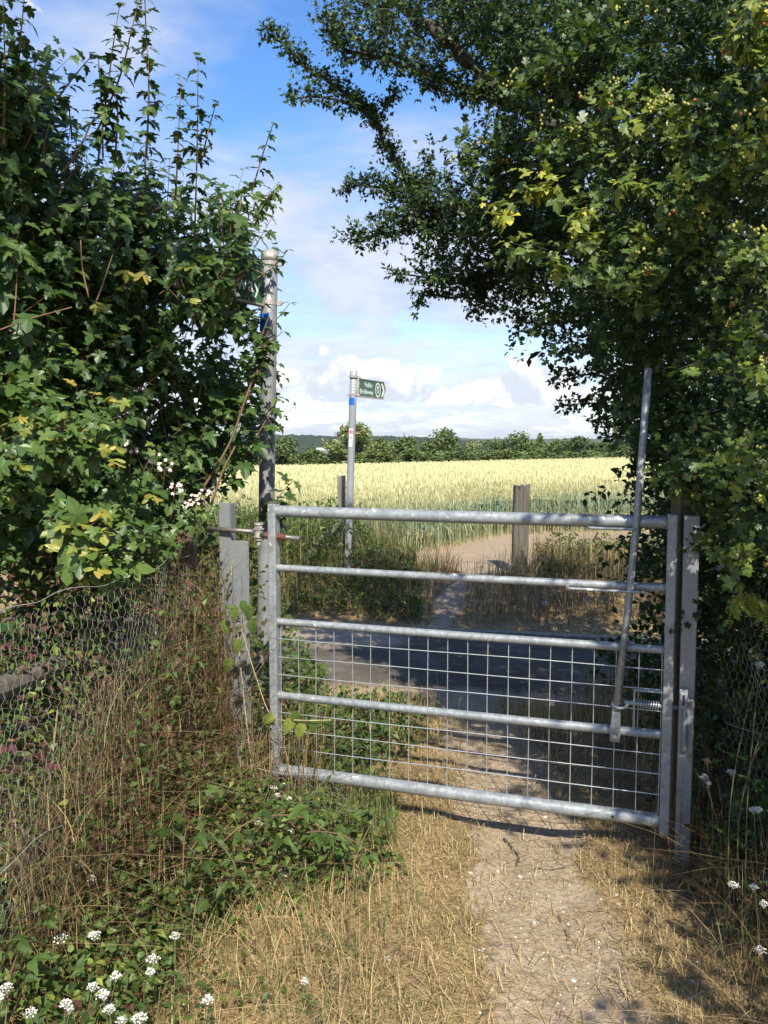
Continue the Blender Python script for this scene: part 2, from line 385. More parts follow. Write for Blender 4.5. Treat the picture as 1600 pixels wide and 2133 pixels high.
def build_ground():
    gx = np.geomspace(4.6, 9000, 46)[1:]
    xs = np.concatenate([-gx[::-1], np.linspace(-4.6, 4.6, 140), gx])
    ys = np.concatenate([[-400, -100, -40, -18, -8, -4, -2, -1, -.4], np.linspace(0, 13, 220), np.geomspace(13, 12000, 90)[1:]])
    X, Y = np.meshgrid(xs, ys); nx, ny = len(xs), len(ys)
    V = np.stack([X, Y, g(X, Y)], -1).reshape(-1, 3)
    i, j = np.meshgrid(np.arange(nx - 1), np.arange(ny - 1)); a = (j * nx + i).ravel()
    mb = MB(); mb.add(V, np.stack([a, a + 1, a + nx + 1, a + nx], 1))
    o = mb.build('ground', ground_mat(), smooth=True, kind='structure')
    x, y = V[:, 0], V[:, 1]
    soil = sm(9.0, 10.2, y - 0.25 * np.clip(x, -2, 3) + 0.3 * wob(x, y)) * (1 - sm(60, 130, y)) * sm(-1.2, 0.4, x + 0.2 * wob(x, y))
    for nm, val in (('path', path_mask(x, y)), ('soil', soil), ('far', sm(115, 200, y))):
        at = o.data.attributes.new(nm, 'FLOAT', 'POINT'); at.data.foreach_set('value', np.asarray(val, np.float32))
build_ground()

def build_lane():
    k = NT('tarmac'); p = k.pos()
    n1 = k.noise(p, 140, 3, 0.7); n2 = k.noise(p, 2.2, 5, 0.6)
    c = k.ramp(n1, [(0.3, (0.066, 0.055, 0.043)), (0.6, (0.115, 0.097, 0.077)), (0.85, (0.23, 0.20, 0.165))])
    c = k.mix(k.ramp(n2, [(0.45, 0.0), (0.75, 0.55)]), c, (0.22, 0.195, 0.165))
    c = k.mix(k.ramp(k.noise(k.stretch(p, (1, 2.2, 1)), 7, 6, 0.75), [(0.42, 0.0), (0.62, 0.6)]), c, (0.055, 0.046, 0.036)); c = k.mix(k.ramp(k.noise(p, 55, 3, 0.7), [(0.62, 0.0), (0.7, 0.7)]), c, (0.24, 0.215, 0.18))
    ed = k.attr('edge'); a2 = k.n('ShaderNodeMath'); a2.operation = 'MULTIPLY_ADD'
    k.l(k.noise(p, 6, 5, 0.7), a2.inputs[0]); a2.inputs[1].default_value = 0.8; k.l(ed, a2.inputs[2])
    c = k.mix(k.ramp(a2.outputs[0], [(0.75, 0.0), (1.15, 1.0)]), c, k.ramp(n1, [(0.3, (0.20, 0.15, 0.10)), (0.7, (0.40, 0.34, 0.26))]))
    k.set('Base Color', c); k.set('Roughness', 0.95); k.set('Specular IOR Level', 0.15); k.bump(n1, 0.5, 0.008)
    xs = np.linspace(-30, 30, 240); ts = np.linspace(5.35, 7.65, 24)
    X, T = np.meshgrid(xs, ts); ww = 0.06 * np.sin(X * 1.3) + 0.04 * np.sin(X * 3.1 + 1)
    T2 = T + np.where(T < 6.5, ww, -ww) * np.abs(T - 6.5) / 1.15
    Y = T2 - 0.2 * X; Z = -0.192 + 0.03 * (1 - ((T - 6.5) / 1.15) ** 2) - 0.02 * sm(1.0, 1.15, np.abs(T - 6.5))
    V = np.stack([X, Y, Z], -1).reshape(-1, 3); nx, ny = 240, 24
    i, j = np.meshgrid(np.arange(nx - 1), np.arange(ny - 1)); a = (j * nx + i).ravel()
    mb = MB(); mb.add(V, np.stack([a, a + 1, a + nx + 1, a + nx], 1))
    o = mb.build('road', k.m, smooth=True, kind='structure')
    e = sm(0.65, 1.15, np.abs(T - 6.5)).ravel() * (0.75 + 0.25 * np.sin(X.ravel()))
    e = np.maximum(e, 0.85 * np.exp(-((X.ravel() + 0.35) / 0.7) ** 2 - ((T.ravel() - 6.9) / 0.5) ** 2))
    at = o.data.attributes.new('edge', 'FLOAT', 'POINT'); at.data.foreach_set('value', e.astype(np.float32))
build_lane()

def build_hills():
    def wooded(name, dark, light, sc):
        k = NT(name); p = k.pos(); n = k.noise(k.stretch(p, (1, 1, 2.0)), sc, 5, 0.65); n2 = k.noise(p, sc * 0.08, 3)
        c = k.ramp(n, [(0.3, dark), (0.7, light)]); c = k.mix(k.ramp(n2, [(0.66, 0.0), (0.70, 0.7)]), c, (0.16, 0.16, 0.07))
        k.set('Base Color', c); k.set('Roughness', 1.0); k.bump(n, 0.8, 3.0); return k.m
    def strip(name, y0, depth, x0, x1, nx, crest, mat, amp):
        xs = np.linspace(x0, x1, nx); ts = np.linspace(-1, 1, 26); X, T = np.meshgrid(xs, ts)
        Y = y0 + T * depth; prof = np.cos(T * np.pi / 2) ** 0.8
        hh = np.array([crest(q) for q in xs])[None, :]
        bump = rng.random(X.shape) ; bump = (bump + np.roll(bump, 1, 1) + np.roll(bump, 1, 0)) / 3
        Z = -26 + prof * (hh + 26) + amp * (bump - 0.5) * 2 * prof
        V = np.stack([X, Y, Z], -1).reshape(-1, 3); i, j = np.meshgrid(np.arange(nx - 1), np.arange(25)); a = (j * nx + i).ravel()
        mb = MB(); mb.add(V, np.stack([a, a + 1, a + nx + 1, a + nx], 1)); mb.build(name, mat, smooth=False, kind='structure')
    u2 = lambda px, y: (px - CX) / FPX * y
    top = lambda py, y: HC + (HOR - py) / FPX * y
    wm = wooded('wooded_hill', (0.012, 0.024, 0.009), (0.030, 0.048, 0.018), 0.05)
    xs = [u2(p, 1400) for p in (200, 540, 640, 720, 800, 900, 960, 1100, 1500)]
    zs = [top(q, 1400) for q in (904, 906, 907, 910, 909, 912, 917, 924, 930)]
    strip('hills', 1400, 420, xs[0] - 500, xs[-1] + 200, 420, lambda q: float(np.interp(q, xs, zs)), wm, 2.6)
    wm2 = wooded('distant_hill', (0.030, 0.050, 0.022), (0.070, 0.095, 0.040), 0.012)
    xs2 = [u2(p, 5200) for p in (-400, 500, 800, 950, 1050, 1200, 1400, 2000)]
    zs2 = [top(q, 5200) for q in (914, 914, 914, 913, 915, 914, 916, 914)]
    strip('hills', 5200, 900, xs2[0], xs2[-1], 420, lambda q: float(np.interp(q, xs2, zs2)), wm2, 5.0)
build_hills()

# ------------------------------------------------------------------ the gate
GL, GR = np.array([-.417, 3.318]), np.array([.960, 2.861])       # where the rails meet the stiles
gd = unit(GR - GL); gdir = np.array([gd[0], gd[1], 0]); gn = np.array([gd[1], -gd[0], 0])   # gn faces the camera side
if gn[1] > 0: gn = -gn
UP = np.array([0, 0, 1.0]); GAX = np.array([gdir, gn, UP]); GLEN = float(np.linalg.norm(GR - GL))
RZ = [1.185, 0.961, 0.746, 0.448, 0.142]; RR = [.0228, .0142, .0146, .0156, .0238]
def gp(s, z, off=0.0):
    return np.array([GL[0], GL[1], 0]) + gdir * s + gn * off + UP * z
def gs(px, py_z):                                              # along-gate position seen at px for height z
    best = min(np.linspace(-.3, 1.8, 2101), key=lambda s: abs(project([gp(s, py_z)])[0][0] - px)); return float(best)
gate = thing('bridle_gate', (gp(GLEN / 2, 0)[0], gp(GLEN / 2, 0)[1], 0.02), 'galvanised five-bar steel bridle gate with mesh infill across the path', 'gate')
for s0, zb in ((-.017, .10), (GLEN + .016, .098)):
    mb = MB(); mb.box(gp(s0, (1.214 + zb) / 2), (.033, .048, 1.214 - zb), GAX); st = mb.build('stile', M['galv'], gate, bevel=.004)
    if s0 < 0:
        mb = MB(); mb.box(gp(s0, 1.2165), (.030, .045, .006), GAX); mb.build('end_cap', M['steel_dark'], st)
for z, r in zip(RZ, RR):
    mb = MB(); n = 14; sag = lambda t: -0.002 * math.sin(math.pi * t)
    mb.tube([gp(GLEN * t, z + sag(t)) for t in np.linspace(0, 1, n)], r, 20, False)
    rl = mb.build('rail', M['galv'], gate, smooth=True)
    for s in (0.004, GLEN - .004):
        mb = MB(); mb.tube([gp(s - .004, z), gp(s + .004, z)], [r + .003, r + .0015], 20, False)
        mb.build('weld', M['galv_post'], rl, smooth=True)
mb = MB(); mb.tube([gp(gs(1277, .142), .142, .0208), gp(gs(1277, .142), .142, .0245)], .0045, 10, True); mb.build('drain_hole', plain('hole_shadowed_steel', (0.02, 0.02, 0.02), 0.9), gate)
for i in range(20):
    s = 0.006 + i * (GLEN - .012) / 19
    mb = MB(); mb.tube([gp(s, .150, -.004), gp(s + .002 * math.sin(i * 2.1), .45, -.004), gp(s, .742, -.004)], .0019, 6, False)
    mb.build('mesh_wire', M['wire'], gate, smooth=True)
for z in (.676, .604, .531, .378, .306, .234):
    mb = MB(); mb.tube([gp(GLEN * t, z + .0012 * math.sin(9 * t + z * 40), -.0005) for t in np.linspace(0, 1, 10)], .0019, 6, False)
    mb.build('mesh_wire', M['wire'], gate, smooth=True)
# hand pole
pa_ = gp(gs(1283, .448), .452, .034); 
lv = [pa_ + UP * -.012, pa_ + UP * .02, gp(gs(1285, .5), .53, .036), gp(gs(1310, .9), .905, .036), gp(gs(1327, 1.185), 1.195, .040), gp(gs(1340, 1.45), 1.46, .036), gp(gs(1351, 1.69), 1.70, .034)]
mb = MB(); mb.tube(lv[2:], .0122, 14, True); hp = mb.build('hand_pole', M['galv'], gate, smooth=True)
mb = MB(); d1 = unit(lv[2] - lv[0]); nx = unit(np.cross(d1, gn))
q = [(-.017, -.022), (.017, -.022), (.017, .03), (.0135, .10), (-.0135, .10), (-.017, .03)]
mb.prism(q, lv[0] - gn * .006, nx, d1, gn, .012); mb.build('pivot_plate', M['galv'], hp, bevel=.003)
mb = MB(); mb.tube([lv[0] + gn * .004, lv[0] + gn * .016], .0085, 6, True); mb.build('pivot_bolt', M['bolt'], hp)
mb = MB(); mb.tube([lv[2] - d1 * .0, lv[2] + d1 * .004], .0138, 14, False)
for x0, x1, z, r, hang in ((1226, 1330, RZ[0], RR[0], -.022), (1182, 1345, RZ[1], RR[1], -.012)):
    a, b = gs(x0, z), gs(x1, z); zz = z + hang; o = r + .032
    mb = MB(); mb.tube(catmull([gp(a, zz, r * .6), gp(a + .006, zz, o * .8), gp(a + .02, zz, o), gp((a + b) / 2, zz, o + .002), gp(b - .02, zz, o), gp(b - .005, zz, o * .8), gp(b, zz, r * .6)], 5), .0052, 8, True)
    mb.build('pole_guide', M['galv'], gate, smooth=True)
# sprung bolt and its bracket
zb_ = 0.553
a = gs(1322, .6); mb = MB()
mb.box(gp((a + GLEN) / 2, .600, .004), (GLEN - a, .022, .007), GAX); mb.box(gp(a, .530, .004), (.0072, .0221, .147), GAX)
mb.build('latch_bracket', M['galv'], gate, bevel=.0015)
mb = MB(); mb.tube([gp(gs(1300, .55), zb_, .012), gp(a - .008, zb_ - .001, .008), gp(GLEN + .075, zb_ - .004, .004)], .0075, 12, True); bolt = mb.build('latch_bolt', M['galv'], gate, smooth=True)
mb = MB(); t = np.linspace(0, 1, 150); s0_, s1_ = a + .006, GLEN - .010
mb.tube(np.array([gp(s0_ + (s1_ - s0_) * w, zb_ - .002 + .0135 * math.sin(w * 2 * math.pi * 9.5), .008 + .0135 * math.cos(w * 2 * math.pi * 9.5)) for w in t]), .0022, 6, True)
mb.build('spring', M['bolt'], gate, smooth=True)
mb = MB(); cc = gp(gs(1292, .553), zb_ - .004, .040); t = np.linspace(-0.6, np.pi + 0.9, 24)
mb.tube(np.array([cc - gdir * .024 * math.cos(w) * -1 - UP * .006 * math.sin(w) + gn * (.024 * math.sin(w) - .012) for w in t]), .0048, 8, True)
mb.build('pull_hook', M['galv'], gate, smooth=True)
# hinge on the far stile: threaded bar, eye and nuts
mb = MB(); hz = 1.092
hb0, hb1 = P(432, 1101, 3.47), gp(.092, hz - .012, -.004); he = P(539, 1108, 3.40)
mb.tube([hb0, he], .0095, 12, True); hg = mb.build('hinge_bar', M['steel_dark'], gate, smooth=True)
mb = MB(); mb.tube([gp(-.075, hz - .003, 0), hb1], .0095, 12, True); mb.build('hinge_rod', M['steel_dark'], gate, smooth=True)
mb = MB()
for z0, z1, r in ((-.034, -.022, .016), (-.021, -.016, .021), (-.015, .008, .018), (.009, .014, .022), (.015, .028, .0165), (.029, .036, .019)):
    mb.tube([he + UP * z0, he + UP * z1], r, 16 if r > .0166 else 6, True)
mb.tube([he - UP * .055, he - UP * .03], .009, 10, True); mb.build('hinge_eye', M['clamp'], gate)
mb = MB(); mb.tube([gp(-.052, hz - .005), gp(-.034, hz - .005)], .0165, 6, True); mb.tube([gp(.001, hz - .008), gp(.020, hz - .008)], .0170, 6, True); mb.tube([gp(.020, hz - .009), gp(.036, hz - .010)], .0125, 14, True)
mb.build('rusty_nut', M['rust'], gate)

# hanging post: folded steel section with a wide plate
hpw = P(470, 1300, 3.47); hb = np.array([hpw[0], hpw[1], gz(hpw[0], hpw[1])])
hang = thing('hanging_post', tuple(hb), 'grey galvanised steel hanging post with broad plate left of the gate', 'post')
zt = P(470, 1047, 3.47)[2]; zp = P(500, 1125, 3.46)[2]
ax = unit(np.array([.97, -.25, 0])); an = np.array([ax[1], -ax[0], 0])
mb = MB(); L0 = P(458, 1200, 3.47); wl = .045
mb.prism([(0, 0), (wl, 0), (wl, zt), (0, zt)], (L0[0], L0[1], 0), ax, UP, -an, .005); mb.build('upright', M['galv_post'], hang, bevel=.0012)
mb = MB(); mb.prism([(0, 0), (.055, 0), (.055, zt - .003), (0, zt - .003)], (L0[0] + ax[0] * (wl + .001), L0[1] + ax[1] * (wl + .001), 0), -an, UP, ax, .005); mb.build('return_flange', M['galv_post'], hang, bevel=.0012)
mb = MB(); pw = .092; r = .012
arc = [(pw - r + r * math.sin(t), zp - r + r * math.cos(t)) for t in np.linspace(0, math.pi / 2, 6)]
mb.prism([(0, -.05)] + [(pw, -.05)] + arc[::-1] + [(0, zp)], (L0[0] + ax[0] * .042 + an[0] * .012, L0[1] + ax[1] * .042 + an[1] * .012, 0), ax, UP, -an, .006)
mb.build('cover_plate', M['galv_post'], hang, bevel=.0015)

# latch post and the timber post behind it
lp0 = P(1434, 1760, 2.84); lpz = gz(lp0[0], lp0[1])
lat = thing('latch_post', (lp0[0], lp0[1], lpz), 'galvanised square steel latch post right of the gate', 'post')
ztop = P(1434, 1073, 2.84)[2]; LAX = np.array([gdir, gn, UP])
pc = np.array([P(1435, 1300, 2.84)[0], 2.84, 0])
mb = MB(); mb.box(pc + UP * (ztop + lpz - .1) / 2, (.050, .050, ztop - lpz + .1), LAX); mb.build('upright', M['galv_post'], lat, bevel=.003)
mb = MB(); cpt = P(1424, 1455, 2.80)
mb.box(cpt + UP * .022, (.026, .012, .020), LAX); mb.box(cpt - gdir * .008 - UP * .006, (.008, .016, .05), LAX); mb.box(cpt + gdir * .008 - UP * .006, (.008, .016, .05), LAX); mb.box(cpt - UP * .028 - gdir * .001, (.020, .018, .012), LAX)
mb.build('catch', M['galv'], lat, bevel=.0015)
mb = MB(); mb.tube(catmull([P(1426, 1472, 2.81), P(1427, 1495, 2.80), P(1426, 1535, 2.80), P(1425, 1558, 2.805), P(1422, 1566, 2.82)], 5), .0085, 10, True); mb.build('catch_tail', M['galv_post'], lat, smooth=True)
for px_ in (1434, 1441):
    mb = MB(); c0 = P(px_, 1457, 2.80); mb.tube([c0 + gn * -.02, c0 + gn * .012], .0055, 8, True); mb.build('catch_bolt', M['bolt'], lat)
tp = P(1428, 1400, 3.0); tz = gz(tp[0], tp[1]); tim = thing('timber_post', (tp[0], tp[1], tz), 'dark square timber gatepost behind the steel latch post', 'post')
mb = MB(); zt1 = P(1410, 1018, 2.98)[2]; hw = .037
x0 = P(1408, 1300, 2.95)[0]; cxp = x0 + hw
V = np.array([[cxp + sx * hw, 2.99 + sy * .05, z] for z in (tz - .1, 0) for sx, sy in ((-1, -1), (1, -1), (1, 1), (-1, 1))], float)
V[4:, 2] = [zt1, zt1 + .03, zt1 + .03, zt1]
mb.add(V, [[0, 1, 5, 4], [1, 2, 6, 5], [2, 3, 7, 6], [3, 0, 4, 7], [4, 5, 6, 7]]); mb.build('post_shaft', M['brown_wood'], tim, bevel=.005)

# ------------------------------------------------------------------ finger posts
def text_mesh(body, size, mat, parent, o, ax, an, name, align='LEFT', bold=0.0, vertical=False):
    cu = bpy.data.curves.new('lettering', 'FONT'); cu.body = body; cu.size = size; cu.align_x = align; cu.extrude = .0006; cu.offset = bold; cu.resolution_u = 3; cu.space_character = 1.12
    tmp = bpy.data.objects.new('lettering_source', cu); COL.objects.link(tmp)
    dg = bpy.context.evaluated_depsgraph_get(); me = bpy.data.meshes.new_from_object(tmp.evaluated_get(dg))
    bpy.data.objects.remove(tmp); bpy.data.curves.remove(cu)
    ob = bpy.data.objects.new(name, me); COL.objects.link(ob); me.materials.clear(); me.materials.append(mat); ob.parent = parent
    ax = np.asarray(ax, float); an = np.asarray(an, float); ay = np.cross(an, ax)
    R = Matrix(((ax[0], ay[0], an[0]), (ax[1], ay[1], an[1]), (ax[2], ay[2], an[2]))).to_4x4()
    ob.matrix_basis = Matrix.Translation(Vector(np.asarray(o, float) - LOC[parent.name])) @ R
    return ob
def finger_board(root, o, ax, length, h, tip_right, name='signboard'):
    """Green arrow board: o = lower corner at the reading-left end, ax = reading direction."""
    ax = np.append(unit(ax), 0) if len(ax) == 2 else ax; an = np.array([ax[1], -ax[0], 0]); t = .022; e = .055
    out = [(0, 0), (length - e, 0), (length, h / 2), (length - e, h), (0, h)] if tip_right else [(0, h / 2), (e, 0), (length, 0), (length, h), (e, h)]
    mb = MB(); mb.prism(out, o - an * t / 2, ax, UP, an, t); bd = mb.build(name, M['green_sign'], root, bevel=.003)
    LOC[bd.name] = LOC[root.name]
    mb = MB(); pts = np.array([o + ax * p[0] + UP * p[1] for p in out]); pts = np.vstack([pts, pts[:1]])
    for i in range(len(pts) - 1):
        d = unit(pts[i + 1] - pts[i]); mb.box((pts[i] + pts[i + 1]) / 2, (np.linalg.norm(pts[i + 1] - pts[i]) + .008, .034, .010), np.array([d, an, np.cross(d, an)]))
    mb.build('rim', M['sign_rim'], bd, bevel=.002)
    return bd, ax, an, o + an * (t / 2 + .0012)
def pole(root, base, top, r, mat):
    mb = MB(); mb.tube(np.linspace(base, top, 8), r, 24, True); return mb.build('pole', mat, root, smooth=False)
def smooth_cyl(o):
    for p in o.data.polygons: p.use_smooth = len(p.vertices) == 4
# far one, by the field
fb = P(722, 1185, 8.55); fb[2] = gz(fb[0], fb[1]); ft = P(737, 776, 8.55)
fs = thing('fingerpost', tuple(fb), 'grey fingerpost with green Public Bridleway arrow beside the wheat field', 'signpost')
po = pole(fs, fb - UP * .2, ft, .0365, M['pole2']); smooth_cyl(po)
fd = unit(ft - fb); at_f = lambda py: P(737 - 15 * (py - 776) / 409, py, 8.55)
mb = MB(); mb.tube([at_f(790), at_f(774)], [.0385, .0385], 24, True); mb.tube([at_f(774.5), at_f(772)], [.036, .030], 24, True); cp = mb.build('pole_cap', M['clamp'], fs); smooth_cyl(cp)
for py in (785, 823):
    mb = MB(); c0 = at_f(py); mb.tube([c0 - fd * .008, c0 + fd * .008], .0405, 24, True)
    mb.box(c0 - np.array([.048, 0, 0]), (.03, .018, .014)); mb.box(c0 + np.array([.050, .02, 0]), (.04, .018, .014)); mb.build('clamp', M['clamp'], fs)
mb = MB(); mb.tube([at_f(844), at_f(828.5)], .0372, 24, False); bb = mb.build('blue_band', M['blue'], fs); smooth_cyl(bb)
bo = P(745, 825.5, 8.57); ax2 = unit(np.array([.41, .91]))
bd, bax, ban, bface = finger_board(fs, bo, ax2, .66, .178, True)
text_mesh('Public', .070, M['white_paint'], bd, bface + bax * .14 + UP * .100, bax, ban, 'lettering', 'LEFT', .0002)
text_mesh('Bridleway', .070, M['white_paint'], bd, bface + bax * .030 + UP * .030, bax, ban, 'lettering', 'LEFT', .0002)
mb = MB(); cx_, cz_ = .462, .086
for ro, ri, sx in ((.068, .054, 1.0), (.038, .022, .75)):
    t = np.linspace(0, 2 * np.pi, 33)[:-1] if ro > .05 else np.linspace(-1.2, np.pi + 1.2, 24)
    O = np.array([bface + bax * (cx_ + sx * ro * math.cos(w)) + UP * (cz_ + ro * math.sin(w) * 1.1) for w in t]); I = np.array([bface + bax * (cx_ + sx * ri * math.cos(w)) + UP * (cz_ + ri * math.sin(w) * 1.1) for w in t])
    n = len(t); k = np.arange(n if ro > .05 else n - 1); mb.add(np.vstack([O, I]), np.stack([k, (k + 1) % n, (k + 1) % n + n, k + n], 1))
mb.build('horseshoe_roundel', M['white_paint'], bd)
mb = MB(); ch = [(.545, .020), (.585, .020), (.632, .089), (.585, .158), (.545, .158), (.592, .089)]
Q = np.array([bface + bax * a + UP * b for a, b in ch]); mb.add(Q, [[0, 1, 2, 5], [5, 2, 3, 4]]); mb.build('chevron', M['white_paint'], bd)
for i, chh in enumerate('CB248'):
    c0 = at_f(792.5 + i * 6.1) + np.array([-.010, -.0385, 0]); text_mesh(chh, .034, M['white_paint'], po, c0 + UP * -.006, np.array([0, 0, -1.0]), np.array([-.2, -.98, 0]), 'code_letter', 'CENTER', .001)
def sticker(root, py0, py1, w, mat, name, extra=.0375, a0=-.62, a1=.42):
    mb = MB(); c0, c1 = at_f(py0), at_f(py1); t = np.linspace(a0, a1, 7) * (1 if w is None else w)
    V = [c + .0006 * 0 + np.array([math.sin(w_) * extra, -math.cos(w_) * extra, 0]) for c in (c0, c1) for w_ in t]
    k = np.arange(6); mb.add(V, np.stack([k, k + 1, k + 8, k + 7], 1)); return mb.build(name, mat, root)
nt_ = sticker(fs, 893, 930, None, M['paper'], 'paper_notice')
sticker(nt_, 895.5, 904, .9, M['pink'], 'pink_print', .0380); sticker(nt_, 910, 914, .75, M['ink'], 'notice_print', .0380, -.55, .3)
for py in (918.5, 921, 923.5): sticker(nt_, py, py + .7, .6, M['ink'], 'notice_print', .0380, -.6, .25)
# near one, half hidden in the maple
nbp = P(544, 1260, 4.1); nbp[2] = gz(nbp[0], nbp[1]); ntp = P(562, 528, 4.1)
ns = thing('fingerpost', tuple(nbp), 'tall grey fingerpost half hidden by the maple behind the gate hinge', 'signpost')
po = pole(ns, nbp - UP * .2, ntp, .0385, M['pole']); smooth_cyl(po)
at_n = lambda py: P(562 - 18 * (py - 528) / 732, py, 4.1)
mb = MB(); mb.tube([at_n(545), at_n(527)], .0405, 24, True); mb.tube([at_n(527.2), at_n(522)], [.038, .030], 24, True); cp = mb.build('pole_cap', M['clamp'], ns); smooth_cyl(cp)
for py in (550, 632):
    mb = MB(); c0 = at_n(py); mb.tube([c0 - UP * .010, c0 + UP * .010], .0425, 24, True); mb.box(c0 + np.array([.050, 0, 0]), (.03, .018, .018)); mb.box(c0 - np.array([.050, .02, 0]), (.03, .018, .018)); mb.build('clamp', M['clamp'], ns)
mb = MB(); mb.tube([at_n(690), at_n(655)], .0393, 24, False); bb = mb.build('blue_band', M['blue'], ns); smooth_cyl(bb)
mb = MB(); c0 = P(557, 997, 4.058); mb.tube([c0, c0 + np.array([0, .004, 0])], .007, 10, True); mb.build('bolt_hole', M['rust'], ns)
axn = unit(np.array([.50, .866])); e0 = P(548, 638, 4.08)
bd, bax, ban, bface = finger_board(ns, e0 - np.append(axn, 0) * .62 + UP * .002, axn, .62, .185, False)
text_mesh('Bridleway', .100, M['white_paint'], bd, bface + bax * .585 + UP * .050, bax, ban, 'lettering', 'RIGHT', .0008)

# ------------------------------------------------------------------ weathered timber beyond the lane and in the fence
def old_post(name, base, w, dpt, h, mat, label, seed, lean=(0, 0), ragged=.03):
    r_ = np.random.default_rng(seed); t = thing(name, tuple(base), label, 'post')
    n = 28; zs = np.linspace(-.15, h, 9); a = np.linspace(0, 2 * np.pi, n, endpoint=False); V = []
    for zi, z in enumerate(zs):
        c, s = np.cos(a), np.sin(a); rr = 1 / np.maximum(np.abs(c), np.abs(s)) ** .82
        gro = 1 - .13 * np.exp(-((np.angle(np.exp(1j * (a + 1.62)))) / .07) ** 2) - .07 * np.exp(-((np.angle(np.exp(1j * (a + 1.15)))) / .06) ** 2) - .06 * np.exp(-((np.angle(np.exp(1j * (a + 2.2)))) / .06) ** 2)
        jit = 1 + .02 * r_.normal(size=n)
        x = c * rr * w / 2 * gro * jit + lean[0] * z; y = s * rr * dpt / 2 * gro * jit + lean[1] * z
        zz = np.full(n, z) + (r_.normal(size=n) * ragged if zi == len(zs) - 1 else 0)
        V.append(np.stack([x, y, zz], 1) + base)
    V = np.vstack(V); k = np.arange(n); F = [np.stack([i * n + k, i * n + (k + 1) % n, (i + 1) * n + (k + 1) % n, (i + 1) * n + k], 1) for i in range(len(zs) - 1)]
    mb = MB(); mb.add(V, np.vstack(F)); top = V[-n:]; mb.add(np.vstack([top, top.mean(0) - [0, 0, .012]]), np.stack([k, (k + 1) % n, np.full(n, n)], 1))
    mb.build('post_shaft', mat, t); return t
b1 = P(1082, 1195, 9.35); b1[2] = gz(b1[0], b1[1]); old_post('field_post', b1, .172, .15, P(1082, 1012, 9.35)[2] - b1[2], M['oak'], 'split weathered oak post standing at the wheat field opening', 3, (.012, 0), .012)
b2 = P(712, 1130, 9.1); b2[2] = gz(b2[0], b2[1]); old_post('field_post', b2, .085, .085, P(712, 992, 9.1)[2] - b2[2], M['grey_wood'], 'thin grey timber post just left of the far fingerpost', 4, (0, 0), .006)
a_, b_ = P(668, 1128, 8.9), P(712, 1080, 9.0); d_ = unit(b_ - a_); br = thing('broken_rail', (a_[0], a_[1], gz(a_[0], a_[1])), 'short broken timber rail leaning against the thin grey post', 'rail')
mb = MB(); mb.box((a_ + b_) / 2 - d_ * .1, (np.linalg.norm(b_ - a_) + .35, .03, .075), np.array([d_, np.array([0, 1, 0]), np.cross(d_, [0, 1, 0])])); mb.build('rail_board', M['grey_wood'], br, bevel=.004)
b3 = P(395, 1400, 3.36); b3[2] = gz(b3[0], b3[1]); fpost = old_post('fence_post', b3, .062, .06, P(395, 1088, 3.36)[2] - b3[2], M['brown_wood'], 'brown timber fence post among weeds left of the hanging post', 5, (0, 0), .004)
a_, b_ = P(-60, 1495, 2.28), P(215, 1385, 3.0); d_ = unit(b_ - a_); lg = thing('fence_rail', (a_[0], a_[1], gz(a_[0], a_[1])), 'weathered wooden rail behind the chicken wire at left', 'rail')
mb = MB(); mb.tube([a_ - np.array([.16, 0, 0]), (a_ + b_) / 2 - np.array([.16, 0, .01]), b_ - np.array([.16, 0, 0])], [.036, .041, .036], 10, True); mb.build('rail_timber', M['oak'], lg)

# ------------------------------------------------------------------ leaves
def fan(half, c, fold, droop, wave=0.0):
    h = np.array(half, float); out = np.vstack([h, (h[1:-1] * [-1, 1])[::-1]])
    V2 = np.vstack([out, [0, c]]); r = np.abs(V2[:, 0])
    z = fold * r - droop * V2[:, 1] ** 2 - 0.5 * droop * r ** 2 + wave * np.sin(9 * V2[:, 0] + 7 * V2[:, 1])
    n = len(out); k = np.arange(n)
    return np.stack([V2[:, 0], V2[:, 1], z], 1), np.stack([k, (k + 1) % n, np.full(n, n)], 1)
def rib(half, fold, droop):
    """Leaf folded on a midrib: half outline as (width, along)."""
    h = np.array(half, float); n = len(h); mid = np.stack([np.zeros(n), h[:, 1]], 1)
    V2 = np.vstack([mid, h, h * [-1, 1]]); z = fold * np.abs(V2[:, 0]) - droop * V2[:, 1] ** 2
    F = []
    for i in range(n - 1):
        F += [[i, i + n, i + n + 1], [i, i + n + 1, i + 1], [i, i + 1, i + 2 * n + 1], [i, i + 2 * n + 1, i + 2 * n]]
    return np.stack([V2[:, 0], V2[:, 1], z], 1), np.array(F)
MAPLE = [fan([(0, 0), (.17, -.09), (.40, .00), (.36, .13), (.26, .22), (.50, .36), (.58, .52), (.40, .54), (.20, .53), (.24, .70), (.17, .82), (0, 1.0)], .34, f, d, w) for f, d, w in ((.10, .22, .02), (.22, .42, .03), (-.05, .30, .04), (.30, .55, .03))]
HAW = [fan([(0, 0), (.10, .22), (.36, .38), (.34, .52), (.13, .50), (.30, .74), (.24, .86), (.08, .80), (0, 1.0)], .42, f, d) for f, d in ((.15, .15), (.3, .3), (0, .1))]
HAWS = [fan([(0, 0), (.36, .42), (.17, .60), (0, 1.0)], .40, f, d) for f, d in ((.15, .15), (.3, .3))]
OVATE = [rib([(0, 0), (.27, .18), (.30, .38), (.22, .62), (.10, .84), (0, 1)], f, d) for f, d in ((.25, .25), (.4, .45), (.1, .15))]
SERR = [rib([(0, 0), (.24, .10), (.22, .17), (.33, .26), (.28, .34), (.32, .46), (.23, .54), (.24, .66), (.14, .74), (.12, .86), (0, 1)], f, d) for f, d in ((.22, .25), (.38, .4))]
